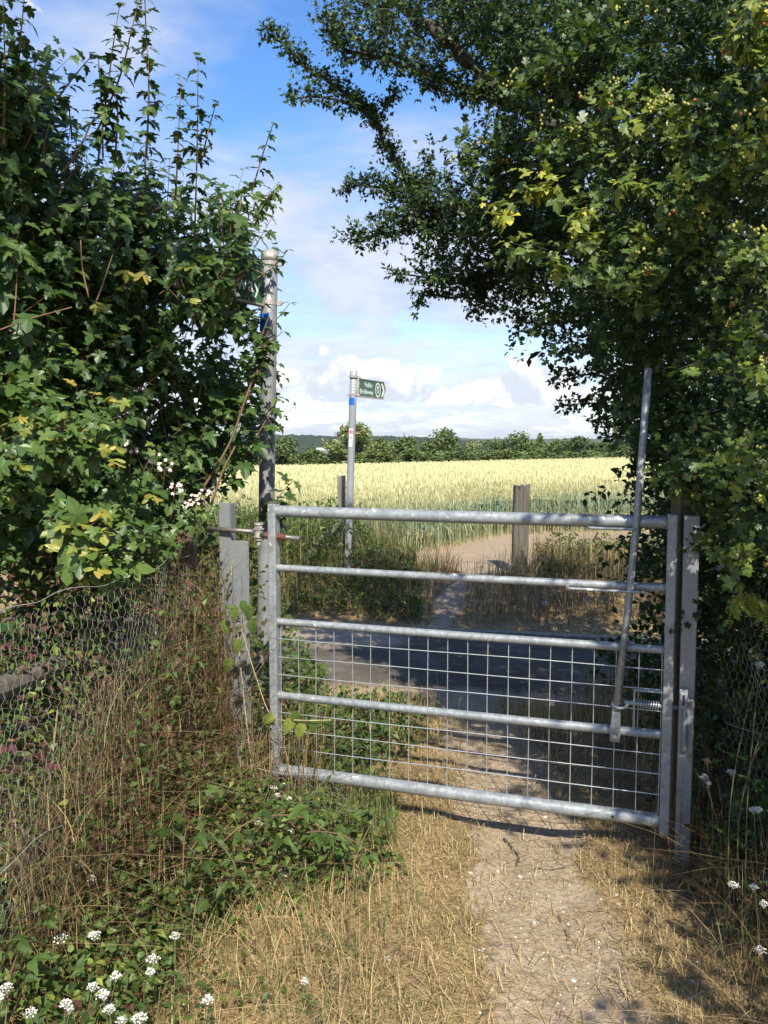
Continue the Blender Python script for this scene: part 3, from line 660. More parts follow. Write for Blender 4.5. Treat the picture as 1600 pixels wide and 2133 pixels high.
def fold2(w, h, tip):
    return np.array([(0, 0, 0), (w, .42, h), (0, 1, tip), (-w, .42, h)], float), np.array([[0, 1, 2], [0, 2, 3]])
SMALL = [fold2(.30, .10, -.15), fold2(.26, .03, -.05), fold2(.34, .16, -.3)]
MAPLE_S = [fan([(0, 0), (.40, .05), (.24, .24), (.55, .50), (.20, .55), (0, 1.0)], .34, f, d) for f, d in ((.12, .25), (.25, .45))]

class Leaves:
    def __init__(s, templates): s.t = templates; s.P, s.A, s.N, s.S, s.T = [], [], [], [], []
    def add(s, P_, A, N, S, T):
        P_ = np.atleast_2d(P_); n = len(P_)
        s.P.append(P_); s.A.append(np.broadcast_to(A, (n, 3))); s.N.append(np.broadcast_to(N, (n, 3)))
        s.S.append(np.broadcast_to(S, (n,))); s.T.append(np.broadcast_to(T, (n,)))
    def done(s):
        s.P, s.A, s.N, s.S, s.T = (np.concatenate(v) for v in (s.P, s.A, s.N, s.S, s.T))
        a = unit(s.A); nn = unit(s.N - a * np.sum(a * s.N, 1, keepdims=True)); x = np.cross(a, nn)
        s.B = np.stack([x, a, nn], 1)                    # rows are local axes
        s.k = rng.integers(0, len(s.t), len(s.P)); s.T = np.clip(s.T, 0, 1)
        return s
    def merge(s, mb, keep, mat=0):
        for ti, (V, F) in enumerate(s.t):
            i = np.where(keep & (s.k == ti))[0]
            if not len(i): continue
            W = s.P[i][:, None, :] + s.S[i][:, None, None] * np.einsum('vk,nkj->nvj', V, s.B[i])
            FF = (F[None] + (np.arange(len(i)) * len(V))[:, None, None]).reshape(-1, 3)
            mb.add(W.reshape(-1, 3), FF, np.repeat(s.T[i], len(V)), mat)
    def front(s, k, cell=26, minpx=9):
        px, py, d = project(s.P + s.B[:, 1] * s.S[:, None] * .5); size = s.S * FPX / d
        ok = (px > 5) & (px < 1595) & (py > 5) & (py < 2128) & (s.P[:, 1] > .3) & (size > minpx)
        idx = np.where(ok)[0]; key = (px[idx] // cell).astype(int) * 10000 + (py[idx] // cell).astype(int)
        o = np.lexsort((d[idx], key)); ks = key[o]; first = np.concatenate([[True], ks[1:] != ks[:-1]])
        f = idx[o][first]; return f[np.argsort(-size[f])][:k]
    def objects(s, idx, name, mat, parent, buckets=6):
        cache = {}
        for i in idx:
            tb = int(min(buckets - 1, s.T[i] * buckets)); key = (s.k[i], tb)
            if key not in cache:
                mb = MB(); mb.add(*s.t[s.k[i]], (tb + .5) / buckets); cache[key] = mb.mesh(name, mat)
            o = bpy.data.objects.new(name, cache[key]); COL.objects.link(o); o.parent = parent
            Bm = s.B[i] * s.S[i]; p = s.P[i] - LOC[parent.name]
            o.matrix_basis = Matrix(((Bm[0][0], Bm[1][0], Bm[2][0], p[0]), (Bm[0][1], Bm[1][1], Bm[2][1], p[1]), (Bm[0][2], Bm[1][2], Bm[2][2], p[2]), (0, 0, 0, 1)))
def rv(n=None):
    v = rng.normal(size=3 if n is None else (n, 3)); return unit(v)
def maple_twig(L, mb, a, d, length, size, tint, out, step=.045, bare=.15, rad=.0024):
    n = max(3, int(length / step)); t = np.linspace(0, 1, n + 1); bend = np.array([0, 0, 1.0]) * .18 * length + rv() * .06 * length
    pts = a + np.outer(t * length, d) + np.outer(t ** 2, bend)
    mb.tube(pts[::2] if n > 5 else pts, np.linspace(rad, rad * .4, len(pts[::2] if n > 5 else pts)), 4, False, .5, 1)
    side = unit(np.cross(d, rv())); 
    for i in range(1, n + 1):
        if t[i] < bare: continue
        side = unit(np.cross(d, side) + .25 * rv())
        for sg in (1, -1):
            ax = unit(side * sg * .9 + d * .35 + np.array([0, 0, -.45]) + .25 * rv())
            nm = unit(np.array([0, 0, .75]) + out * .55 + .35 * rv() + side * sg * .15)
            sz = size * rng.uniform(.5, 1.25) * (1 - .5 * t[i] ** 2)
            L.add(pts[i] + ax * sz * .35, ax, nm, sz, tint + rng.normal() * .12 + .14 * t[i] ** 4)
def haw_twig(L, mb, a, d, length, size, tint, out, step=.021, k=3):
    n = max(3, int(length / step)); t = np.linspace(0, 1, n + 1); bend = rv() * .12 * length
    pts = a + np.outer(t * length, d) + np.outer(t ** 2, bend)
    if mb is not None: mb.tube(pts[::3] if n > 6 else pts[::2], np.linspace(.0022, .0009, len(pts[::3] if n > 6 else pts[::2])), 3, False, .5, 1)
    m = n * k; base = np.repeat(pts[1:], k, 0); r = rv(m)
    ax = unit(r * .95 + d * .5 + np.array([0, 0, .10])); nm = unit(np.array([0, 0, .6]) + out * .6 + .55 * rv(m))
    sz = size * rng.uniform(.6, 1.15, m); L.add(base + ax * .008, ax, nm, sz, tint + rng.normal(size=m) * .10)

# ------------------------------------------------------------------ maple on the left
def poly_centres(poly, n, depth, margin):
    xs = [p[0] for p in poly]; ys = [p[1] for p in poly]; out = []
    while len(out) < n:
        x = rng.uniform(min(xs), max(xs)); y = rng.uniform(min(ys), max(ys)); Y = depth(x, y); mpx = margin * FPX / Y
        a = np.linspace(0, 2 * np.pi, 7); 
        if inpoly(x + mpx * np.cos(a), y + mpx * np.sin(a), poly).all(): out.append(P(x, y, Y))
    return np.array(out)
def build_maple():
    base = np.array([-1.55, 3.75, gz(-1.55, 3.75)])
    tr = thing('maple_tree', tuple(base), 'bushy dark green maple with upright leafy shoots on the left', 'tree')
    L = Leaves(MAPLE); LH = Leaves(MAPLE_S); tw = MB(); out = unit(np.array([.35, -.8, .25]))
    poly = [(-80, 190), (30, 170), (90, 280), (135, 400), (220, 380), (300, 385), (360, 440), (430, 470), (500, 440), (540, 450), (562, 480), (550, 560), (530, 600), (535, 680), (560, 760), (578, 830), (570, 880), (530, 930), (485, 965), (470, 1020), (420, 1060), (300, 1100), (200, 1150), (-80, 1180)]
    dep = lambda x, y: 2.95 + .95 * np.clip(x, 0, 600) / 560 + rng.uniform(0, 1.0) ** 1.3 * 1.1
    C = poly_centres(poly, 560, dep, .05)
    px, py, _ = project(C)
    for c, x, y in zip(C, px, py):
        thin = (x > 345) and (430 < y < 900) and (x < 540)
        if thin and rng.random() < .48: continue
        front = c[1] < 3.1 + .95 * np.clip(x, 0, 600) / 560
        tint = .36 + .10 * wob(c[0] * 2, c[2] * 2) + (.14 if (front and y > 780) else 0)  # lower front leaves get their patch of sun as lighter tint
        for _ in range(rng.integers(2, 4)):
            d = unit(out * .5 + np.array([0, 0, .6]) + rv() * .8)
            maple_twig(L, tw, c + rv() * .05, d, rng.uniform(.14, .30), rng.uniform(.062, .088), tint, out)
    shoots = [([(30, 260), (40, 120), (52, -20)], 2.95, .055), ([(8, 300), (10, 120), (5, -40)], 2.9, .055), ([(60, 300), (68, 200), (75, 110)], 3.0, .05), ([(95, 240), (150, 165), (195, 112)], 3.2, .045),
              ([(205, 330), (225, 180), (235, 100), (250, 5)], 3.2, .05), ([(200, 280), (250, 160), (275, 60), (292, -10)], 3.2, .05), ([(305, 330), (310, 180), (304, 60), (302, -5)], 3.3, .048), ([(240, 330), (245, 240), (243, 180)], 3.3, .048), ([(215, 330), (212, 230), (205, 115)], 3.25, .046),
              ([(365, 430), (372, 290), (378, 160)], 3.5, .044), ([(405, 520), (411, 300), (413, 118)], 3.45, .05), ([(418, 340), (435, 270), (450, 215)], 3.5, .042), ([(310, 240), (330, 210), (342, 220)], 3.3, .04), ([(150, 290), (142, 200)], 3.2, .04),
              ([(525, 400), (548, 320), (570, 255)], 3.75, .044), ([(530, 470), (560, 410), (572, 400)], 3.75, .04), ([(480, 480), (500, 430), (500, 395)], 3.7, .06),
              ([(535, 580), (575, 550), (600, 520)], 3.8, .042), ([(530, 800), (555, 700), (605, 630)], 3.72, .050), ([(500, 860), (540, 740), (590, 690)], 3.72, .052), ([(480, 900), (530, 800), (560, 720)], 3.72, .055), ([(520, 760), (545, 700), (560, 660)], 3.72, .05),
              ([(475, 1010), (540, 900), (580, 830)], 3.75, .07), ([(560, 1075), (585, 1030), (612, 1000)], 4.0, .065), ([(555, 1090), (590, 1065), (615, 1055)], 4.0, .06)]
    for pts, Y, size in shoots:
        q = catmull([P(x, y, Y + .05 * rng.normal()) for x, y in pts], 8); seg = np.linalg.norm(np.diff(q, axis=0), axis=1); s = np.concatenate([[0], np.cumsum(seg)]); tot = s[-1]
        tw.tube(q, np.linspace(.0042, .0016, len(q)), 5, False, .5, 1); n = int(tot / .046); side = rv()
        for i in range(1, n + 1):
            w = tot * i / n; p = np.array([np.interp(w, s, q[:, k]) for k in range(3)]); d = unit(q[min(len(q) - 1, np.searchsorted(s, w) + 1)] - p + 1e-6 * UP); side = unit(np.cross(d, side) + .2 * rv())
            f = 1 - .45 * (i / n) ** 2
            for sg in (1, -1):
                for rep in range(2):
                    ax = unit(side * sg + .15 * d + np.array([0, 0, -.28 - .25 * rep]) + .35 * rv()); nm = unit(np.array([0, 0, .8]) + .3 * out + side * sg * .5)
                    sz = size * 1.3 * f * rng.uniform(.75, 1.15) * (1 - .35 * rep); L.add(p + ax * sz * .3, ax, nm, sz, .44 + .07 * rng.normal() + (.28 if i == n else 0))
    # sprays hanging over the netting; paler leaf tint paints the sun on them
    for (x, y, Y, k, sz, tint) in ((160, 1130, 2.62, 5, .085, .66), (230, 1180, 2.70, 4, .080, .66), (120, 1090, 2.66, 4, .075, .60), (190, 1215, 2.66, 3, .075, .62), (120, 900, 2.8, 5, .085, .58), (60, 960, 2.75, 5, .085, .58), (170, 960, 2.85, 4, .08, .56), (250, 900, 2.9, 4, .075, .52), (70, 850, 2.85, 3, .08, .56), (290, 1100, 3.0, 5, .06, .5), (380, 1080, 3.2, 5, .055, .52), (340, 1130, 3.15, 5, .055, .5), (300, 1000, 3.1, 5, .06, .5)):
        c = P(x, y, Y)
        for _ in range(k):
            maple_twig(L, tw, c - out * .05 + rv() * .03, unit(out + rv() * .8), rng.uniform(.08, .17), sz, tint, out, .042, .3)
    for (x, y) in ((385, 560), (420, 570), (455, 575), (400, 610), (440, 625), (475, 600), (365, 590), (480, 560), (470, 650), (430, 540), (380, 640), (490, 540)):
        c = P(x, y, 3.45)
        for _ in range(3): maple_twig(L, tw, c + rv() * .04, unit(out * .6 + rv() * .8), rng.uniform(.10, .18), .07, .42, out)
    for _ in range(430):                                    # shaded foot of the hedge, down to the ground
        c = np.array([rng.uniform(-3.0, -1.02), rng.uniform(2.0, 4.6), 0]); c[2] = gz(c[0], c[1]) + rng.uniform(.05, 1.35)
        if c[0] > -1.15 - .25 * (c[1] < 3.2): continue
        for _ in range(2): maple_twig(LH, tw, c, unit(rv() + [0, 0, .4]), rng.uniform(.14, .28), .085, .33, out, .05)
    for _ in range(88):                                    # unseen boughs over the camera, added to shade the maple
        c = np.array([rng.uniform(-2.3, -.42), rng.uniform(.7, 2.5), rng.uniform(3.6, 4.5)])
        for _ in range(2): maple_twig(LH, tw, c + rv() * .1, unit(rv() + [0, 0, .3]), rng.uniform(.18, .34), .095, .36, out, .06)
    L.done(); LH.done(); LH.merge(tw, np.ones(len(LH.P), bool), 0)
    sx, sy, sd = project(L.P + L.B[:, 1] * L.S[:, None] * .4)
    hole = (sx > 484) & (sx < 556) & (sy > 564) & (sy < 640) & (sd < 4.2)
    hole |= (sx > 538) & (sx < 590) & (sy > 642) & (sy < 700) & (sd < 4.2) & (rng.random(len(sx)) < .85)
    for nm in ('P', 'B', 'S', 'T', 'k'): setattr(L, nm, getattr(L, nm)[~hole])
    pick = L.front(300); keep = np.ones(len(L.P), bool); keep[pick] = False; print('maple leaves', len(L.P))
    L.merge(tw, keep, 0); tw.build('crown', [M['maple'], M['twig']], tr, kind='stuff')
    L.objects(pick, 'leaf', M['maple'], tr)
    # stems
    mb = MB(); mb.tube(catmull([base - UP * .1, base + [.05, -.02, .6], base + [.02, .05, 1.3], base + [.15, 0, 2.0]], 5), np.linspace(.055, .02, 16), 10, True); mb.build('trunk', M['bark'], tr, smooth=True)
    for pts, Y, r0 in (([(395, 1060), (440, 990), (480, 920), (505, 850), (530, 780)], 3.62, .0065), ([(28, 680), (33, 620), (38, 520)], 2.88, .0028), ([(-20, 695), (60, 665), (150, 640)], 2.88, .003), ([(110, 960), (130, 880), (135, 860)], 2.85, .007), ([(185, 620), (172, 560), (168, 500)], 3.05, .003), ([(200, 630), (215, 590), (235, 530)], 3.05, .003), ([(398, 700), (410, 620), (412, 560)], 3.5, .004), ([(130, 360), (165, 310), (190, 255)], 3.15, .005), ([(440, 1050), (465, 980), (490, 930)], 3.6, .006), ([(495, 578), (520, 560), (548, 570)], 3.78, .004)):
        mb = MB(); q = catmull([P(x, y, Y) for x, y in pts], 5); mb.tube(q, np.linspace(r0, r0 * .6, len(q)), 7, True); mb.build('branch', M['twig'], tr, smooth=True)
    for pts in ([(-1.5, 3.75, .3), (-1.2, 3.6, 1.0), (-.95, 3.55, 1.6)], [(-1.5, 3.75, .5), (-1.6, 3.4, 1.4), (-1.5, 3.2, 2.2)], [(-1.5, 3.8, .9), (-1.15, 3.75, 1.8), (-1.0, 3.6, 2.5)]):
        mb = MB(); q = catmull([np.array(p) for p in pts], 6); mb.tube(q, np.linspace(.022, .008, len(q)), 8, True); mb.build('branch', M['bark'], tr, smooth=True)
    # winged seed bunches
    S = Leaves([rib([(0, 0), (.12, .2), (.17, .6), (.12, .9), (0, 1)], .1, .15)])
    k0 = 0
    for x, y, Y in ((208, 1065, 2.58), (95, 1138, 2.58), (200, 1185, 2.58), (318, 1035, 3.0), (245, 930, 2.85), (45, 865, 2.75), (45, 970, 2.72), (265, 565, 3.0), (300, 570, 3.0), (200, 635, 2.95), (395, 625, 3.3), (225, 830, 2.9), (240, 960, 2.85)):
        c = P(x, y, Y - .04)
        for _ in range(6):
            ax = unit(np.array([rng.normal(), rng.normal() * .5, -.35])); S.add(c + rv() * .008, ax, unit(out + .5 * rv()), rng.uniform(.030, .042), rng.uniform(.88, 1.0))
    S.done(); mb = MB(); S.merge(mb, np.ones(len(S.P), bool)); mb.build('winged_seeds', M['maple'], tr, kind='stuff')
build_maple()

# ------------------------------------------------------------------ hawthorn on the right
def build_hawthorn():
    base = np.array([1.95, 4.35, gz(1.95, 4.35)])
    tr = thing('hawthorn_tree', tuple(base), 'large hawthorn with green haws arching over the gate from the right', 'tree')
    L = Leaves(HAW); LS = Leaves(HAWS); LB = Leaves(SMALL); tw = MB(); out = unit(np.array([-.25, -.85, .35]))
    limbs = [([(1700, 900, 4.4), (1500, 600, 4.2), (1280, 360, 4.1), (1090, 225, 4.1), (1000, 150, 4.15), (900, 62, 4.2), (800, -12, 4.3), (700, -80, 4.4)], .044, .020, .06),
             ([(1100, 232, 4.1), (980, 188, 4.15), (880, 150, 4.2), (780, 118, 4.3), (710, 98, 4.4), (690, 40, 4.4)], .018, .006, .080),
             ([(1560, 760, 4.2), (1300, 560, 4.15), (1120, 470, 4.15), (970, 438, 4.2), (900, 442, 4.2), (850, 385, 4.3), (810, 310, 4.35), (772, 240, 4.4), (700, 180, 4.5), (640, 142, 4.5), (600, 100, 4.5), (548, 62, 4.5)], .026, .004, .070),
             ([(772, 238, 4.4), (700, 208, 4.4), (640, 202, 4.4), (590, 212, 4.4)], .008, .003, .062), ([(785, 250, 4.4), (815, 205, 4.35), (830, 180, 4.3)], .006, .003, .06),
             ([(850, 400, 4.3), (800, 392, 4.3), (745, 385, 4.3), (712, 402, 4.3)], .008, .003, .075), ([(930, 450, 4.25), (850, 476, 4.25), (780, 490, 4.25), (728, 500, 4.25)], .009, .003, .085),
             ([(1000, 215, 4.1), (930, 190, 4.1), (880, 175, 4.1), (915, 200, 4.1)], .006, .003, .05), ([(1050, 560, 4.1), (950, 590, 4.1), (870, 575, 4.1), (808, 570, 4.1)], .008, .002, .03), ([(1040, 590, 4.1), (950, 620, 4.1), (880, 610, 4.1), (870, 645, 4.1)], .008, .002, .035),
             ([(1000, 600, 4.1), (990, 640, 4.1), (980, 655, 4.1)], .004, .002, .05), ([(1300, 800, 4.0), (1230, 780, 4.0), (1155, 800, 4.0)], .007, .002, .035), ([(1300, 850, 4.0), (1230, 840, 4.0), (1160, 848, 4.0)], .006, .002, .03),
             ([(1380, 890, 3.9), (1300, 885, 3.9), (1228, 876, 3.9)], .006, .002, .032), ([(1380, 930, 3.9), (1310, 905, 3.9), (1255, 912, 3.9)], .006, .002, .03), ([(1400, 960, 3.7), (1340, 960, 3.7), (1312, 978, 3.7)], .006, .002, .03), ([(1420, 1010, 3.6), (1370, 1000, 3.6), (1340, 1010, 3.6)], .006, .002, .035),
             ([(1500, 860, 2.9), (1400, 860, 2.9), (1340, 868, 2.9)], .003, .0015, .02), ([(1480, 890, 2.9), (1420, 905, 2.9), (1392, 915, 2.9)], .003, .0015, .02)]
    for pts, r0, r1, fol in limbs:
        q = catmull([P(*p) for p in pts], 7); mb = MB(); rr = np.linspace(r0, r1, len(q)) * (1 + .10 * np.sin(np.arange(len(q)) * 1.7)); mb.tube(q + .006 * rng.normal(size=q.shape) * (r0 > .02), rr, 10, True); mb.build('limb', M['bark'], tr, smooth=True)
        if fol <= 0: continue
        seg = np.linalg.norm(np.diff(q, axis=0), axis=1); s = np.concatenate([[0], np.cumsum(seg)]); tot = s[-1]; st = .22 * tot if r0 > .03 else 0
        dens = (2450 * max(fol, .045)) if r0 < .04 else 45
        for w in np.arange(st, tot, 1 / dens):
            p = np.array([np.interp(w, s, q[:, k]) for k in range(3)]); d = unit(rv() + np.array([0, 0, .35]))
            haw_twig(LS, tw if rng.random() < .25 else None, p, d, fol * rng.uniform(.5, 1.25), .029, .36 + .08 * rng.normal(), unit(d + out), .018, 3)
    poly = [(640, -90), (668, 40), (700, 88), (800, 112), (920, 158), (1010, 208), (1040, 250), (1090, 262), (1030, 312), (935, 335), (880, 372), (800, 385), (760, 420), (800, 455), (880, 470), (860, 520), (885, 575), (950, 640), (1000, 648), (1050, 658), (1090, 700), (1150, 712), (1200, 760), (1230, 800), (1260, 850), (1300, 880), (1330, 950), (1360, 1010), (1372, 1080), (1400, 1150), (1415, 1300), (1720, 1300), (1720, -90)]
    def dep(x, y):
        lo = np.interp(x, [600, 1050, 1200, 1350, 1500, 1700], [4.0, 3.7, 3.1, 2.9, 2.55, 2.3]) + .25 * math.sin(x * .013 + 1) * math.sin(y * .012) + .12
        if y > 980 and x < 1470: lo = max(lo, 3.25)
        hi = np.interp(x, [600, 1050, 1350, 1700], [4.7, 4.9, 4.8, 4.4]); return lo + (hi - lo) * rng.random() ** 1.25
    C = poly_centres(poly, 1250, dep, .045); px, py, _ = project(C)
    for c, x, y in zip(C, px, py):
        if 990 < x < 1240 and 560 < y < 700 and rng.random() < .35: continue
        lo = np.interp(x, [600, 1050, 1200, 1350, 1500, 1700], [4.0, 3.7, 3.1, 2.9, 2.55, 2.3]); front = c[1] < lo + .45
        tint = .32 + .14 * wob(c[0] * 2.5, c[2] * 2.5) + (.10 if (front and x > 1040 and y < 720) else 0)  # front leaves lighter and inner ones darker: light and shade put into the tint
        big = front and x > 1040
        for _ in range(4 if big else 4):
            d = unit(out * .4 + rv())
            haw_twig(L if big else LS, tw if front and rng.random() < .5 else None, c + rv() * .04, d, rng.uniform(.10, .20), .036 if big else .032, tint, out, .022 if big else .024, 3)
    # deep foliage at the back of the crown
    back = [(660, -90), (690, 60), (800, 100), (1000, 190), (1080, 230), (1160, 290), (1060, 350), (960, 400), (960, 520), (1080, 620), (1180, 720), (1260, 830), (1340, 920), (1390, 1060), (1430, 1300), (1720, 1300), (1720, -90)]
    for c in poly_centres(back, 420, lambda x, y: rng.uniform(4.5, 5.2), .06):
        for _ in range(4): haw_twig(LB, None, c + rv() * .08, rv(), rng.uniform(.12, .24), .055, .30, out, .04, 3)
    # foot of the hedge right of the gatepost, down to the ground
    for _ in range(520):
        x = rng.uniform(1.06, 2.3); y = rng.uniform(1.75, 3.9); z = rng.uniform(.02, 1.5)
        if y > 2.75 and x < 1.22: continue
        if x < 1.08 + .16 * sm(1.2, .2, z) - .06 * math.sin(y * 5 + z * 4): continue
        c = np.array([x, y, gz(x, y) + z]); fr = x < 1.45
        for _ in range(4): haw_twig(L if fr else LB, tw if fr else None, c + rv() * .05, unit(np.array([-.5, -.3, .2]) + rv()), rng.uniform(.08, .18), .034 if fr else .05, .34 + .08 * wob(c[1] * 3, c[2] * 3), out, .024 if fr else .04, 3)
    for _ in range(230):
        x = rng.uniform(1.28, 2.7); y = rng.uniform(3.05, 4.9); z = rng.uniform(.02, 1.35); c = np.array([x, y, gz(x, y) + z])
        for _ in range(4): haw_twig(LB, None, c + rv() * .06, rv(), rng.uniform(.12, .22), .05, .30, out, .04, 3)
    # leafy sprays in front, sunlight painted in as a lighter leaf tint
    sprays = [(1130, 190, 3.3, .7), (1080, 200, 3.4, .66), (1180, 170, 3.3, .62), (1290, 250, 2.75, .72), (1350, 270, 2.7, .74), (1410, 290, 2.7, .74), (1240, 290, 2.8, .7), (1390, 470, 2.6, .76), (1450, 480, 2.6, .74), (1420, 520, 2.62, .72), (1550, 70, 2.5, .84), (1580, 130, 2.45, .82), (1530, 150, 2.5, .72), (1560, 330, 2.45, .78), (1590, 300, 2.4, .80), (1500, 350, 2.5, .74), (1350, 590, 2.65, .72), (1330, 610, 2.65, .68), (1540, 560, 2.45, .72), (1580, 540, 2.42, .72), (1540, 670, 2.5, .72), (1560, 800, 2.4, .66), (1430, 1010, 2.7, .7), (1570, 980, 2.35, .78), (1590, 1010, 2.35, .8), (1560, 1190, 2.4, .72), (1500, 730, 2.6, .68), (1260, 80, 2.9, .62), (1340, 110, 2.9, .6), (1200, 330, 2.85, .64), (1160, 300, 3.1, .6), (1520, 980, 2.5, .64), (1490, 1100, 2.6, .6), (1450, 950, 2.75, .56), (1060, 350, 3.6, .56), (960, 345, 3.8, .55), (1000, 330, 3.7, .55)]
    BR = []
    for x, y, Y, tint in sprays:
        c = P(x, y, Y)
        for _ in range(6):
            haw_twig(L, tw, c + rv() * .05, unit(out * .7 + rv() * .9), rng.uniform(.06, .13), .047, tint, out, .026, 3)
        for _ in range(rng.integers(2, 4)):
            bc = c + out * rng.uniform(.05, .11) + rv() * .05 + UP * .03
            for _ in range(rng.integers(3, 8)): BR.append(bc + rv() * rng.uniform(.006, .022))
    # field-maple spray growing through it, pale and yellow
    Y_ = Leaves(MAPLE)
    for x, y, Y, tint, k in ((1085, 410, 2.85, .88, 3), (1130, 395, 2.82, .86, 3), (1170, 375, 2.82, .84, 3), (1060, 440, 2.85, .82, 2), (1200, 450, 2.75, .84, 4), (1235, 480, 2.75, .84, 4), (1290, 400, 2.75, .72, 4), (1340, 395, 2.75, .72, 4), (1140, 540, 2.8, .76, 3), (1270, 550, 2.75, .72, 4), (1320, 520, 2.75, .72, 3), (1100, 530, 2.85, .74, 3), (1580, 40, 2.4, .84, 3)):
        c = P(x, y, Y)
        for _ in range(k): maple_twig(Y_, tw, c + rv() * .03, unit(np.array([-.6, -.6, -.1]) + rv() * .6), rng.uniform(.05, .10), .056, tint, out, .04, .1, .0015)
    # unseen boughs around the camera and hedge by the lane, placed for shade
    for _ in range(86):
        c = np.array([rng.uniform(1.15, 2.5), rng.uniform(.3, 1.6), rng.uniform(2.2, 3.4)]) if rng.random() < .86 else np.array([rng.uniform(.75, 1.35), rng.uniform(1.0, 1.6), rng.uniform(2.9, 3.5)])
        for _ in range(4): haw_twig(LB, None, c + rv() * .08, rv(), rng.uniform(.15, .28), .055, .35, UP, .045, 3)
    for _ in range(420):
        c = np.array([rng.uniform(.90, 2.0), rng.uniform(-1.6, 1.45), rng.uniform(.1, 2.3)])
        if c[0] < 1.22 + .05 * math.sin(c[1] * 4) + .1 * math.sin(c[2] * 5): continue
        for _ in range(4): haw_twig(LB, None, c + rv() * .08, rv(), rng.uniform(.15, .28), .055, .35, UP, .045, 3)
    for _ in range(420):
        c = np.array([rng.uniform(1.7, 5.2), rng.uniform(3.8, 7.0), rng.uniform(.2, 3.9)])
        c[1] = min(c[1], 5.05 - .2 * c[0] + .7 * min(1, c[2] / 1.5) + rng.uniform(-.6, .3)) if rng.random() < .8 else c[1]
        for _ in range(4): haw_twig(LB, None, c + rv() * .1, rv(), rng.uniform(.15, .28), .055, .35, UP, .045, 3)
    for S_ in (L, LS, LB, Y_): S_.done()
    p1 = L.front(210, 24); k1 = np.ones(len(L.P), bool); k1[p1] = False
    p2 = Y_.front(90, 22); k2 = np.ones(len(Y_.P), bool); k2[p2] = False
    L.merge(tw, k1, 0); LS.merge(tw, np.ones(len(LS.P), bool), 0); LB.merge(tw, np.ones(len(LB.P), bool), 0); Y_.merge(tw, k2, 0)
    tw.build('crown', [M['haw'], M['bark']], tr, kind='stuff'); L.objects(p1, 'leaf', M['haw'], tr); Y_.objects(p2, 'leaf', M['haw'], tr)
    print('hawthorn leaves', len(L.P), len(LS.P), len(LB.P), len(Y_.P))
    mb = MB(); mb.tube(catmull([base - UP * .1, base + [.05, .0, .7], base + [-.05, .05, 1.4], base + [-.2, .0, 2.2], base + [-.5, -.1, 2.9]], 5), np.linspace(.13, .06, 21), 12, True); mb.build('trunk', M['bark'], tr, smooth=True)
    mb = MB()                                                       # haws
    ico = [(0, 0, 1), (.94, 0, .2), (.29, .9, .2), (-.76, .55, .2), (-.76, -.55, .2), (.29, -.9, .2), (.6, .45, -.65), (-.25, .7, -.65), (-.75, 0, -.65), (-.25, -.7, -.65), (.6, -.45, -.65), (0, 0, -1)]
    icf = [(0, 1, 2), (0, 2, 3), (0, 3, 4), (0, 4, 5), (0, 5, 1), (1, 6, 2), (2, 6, 7), (2, 7, 3), (3, 7, 8), (3, 8, 4), (4, 8, 9), (4, 9, 5), (5, 9, 10), (5, 10, 1), (1, 10, 6), (6, 11, 7), (7, 11, 8), (8, 11, 9), (9, 11, 10), (10, 11, 6)]
    for p in BR: mb.add(np.array(ico) * rng.uniform(.0045, .0062) * [1, 1, 1.15] + p, icf, rng.choice([.2, .5, .7, 1.0], p=[.4, .35, .17, .08]))
    mb.build('haw_berries', M['berry'], tr, smooth=True, kind='stuff')
build_hawthorn()

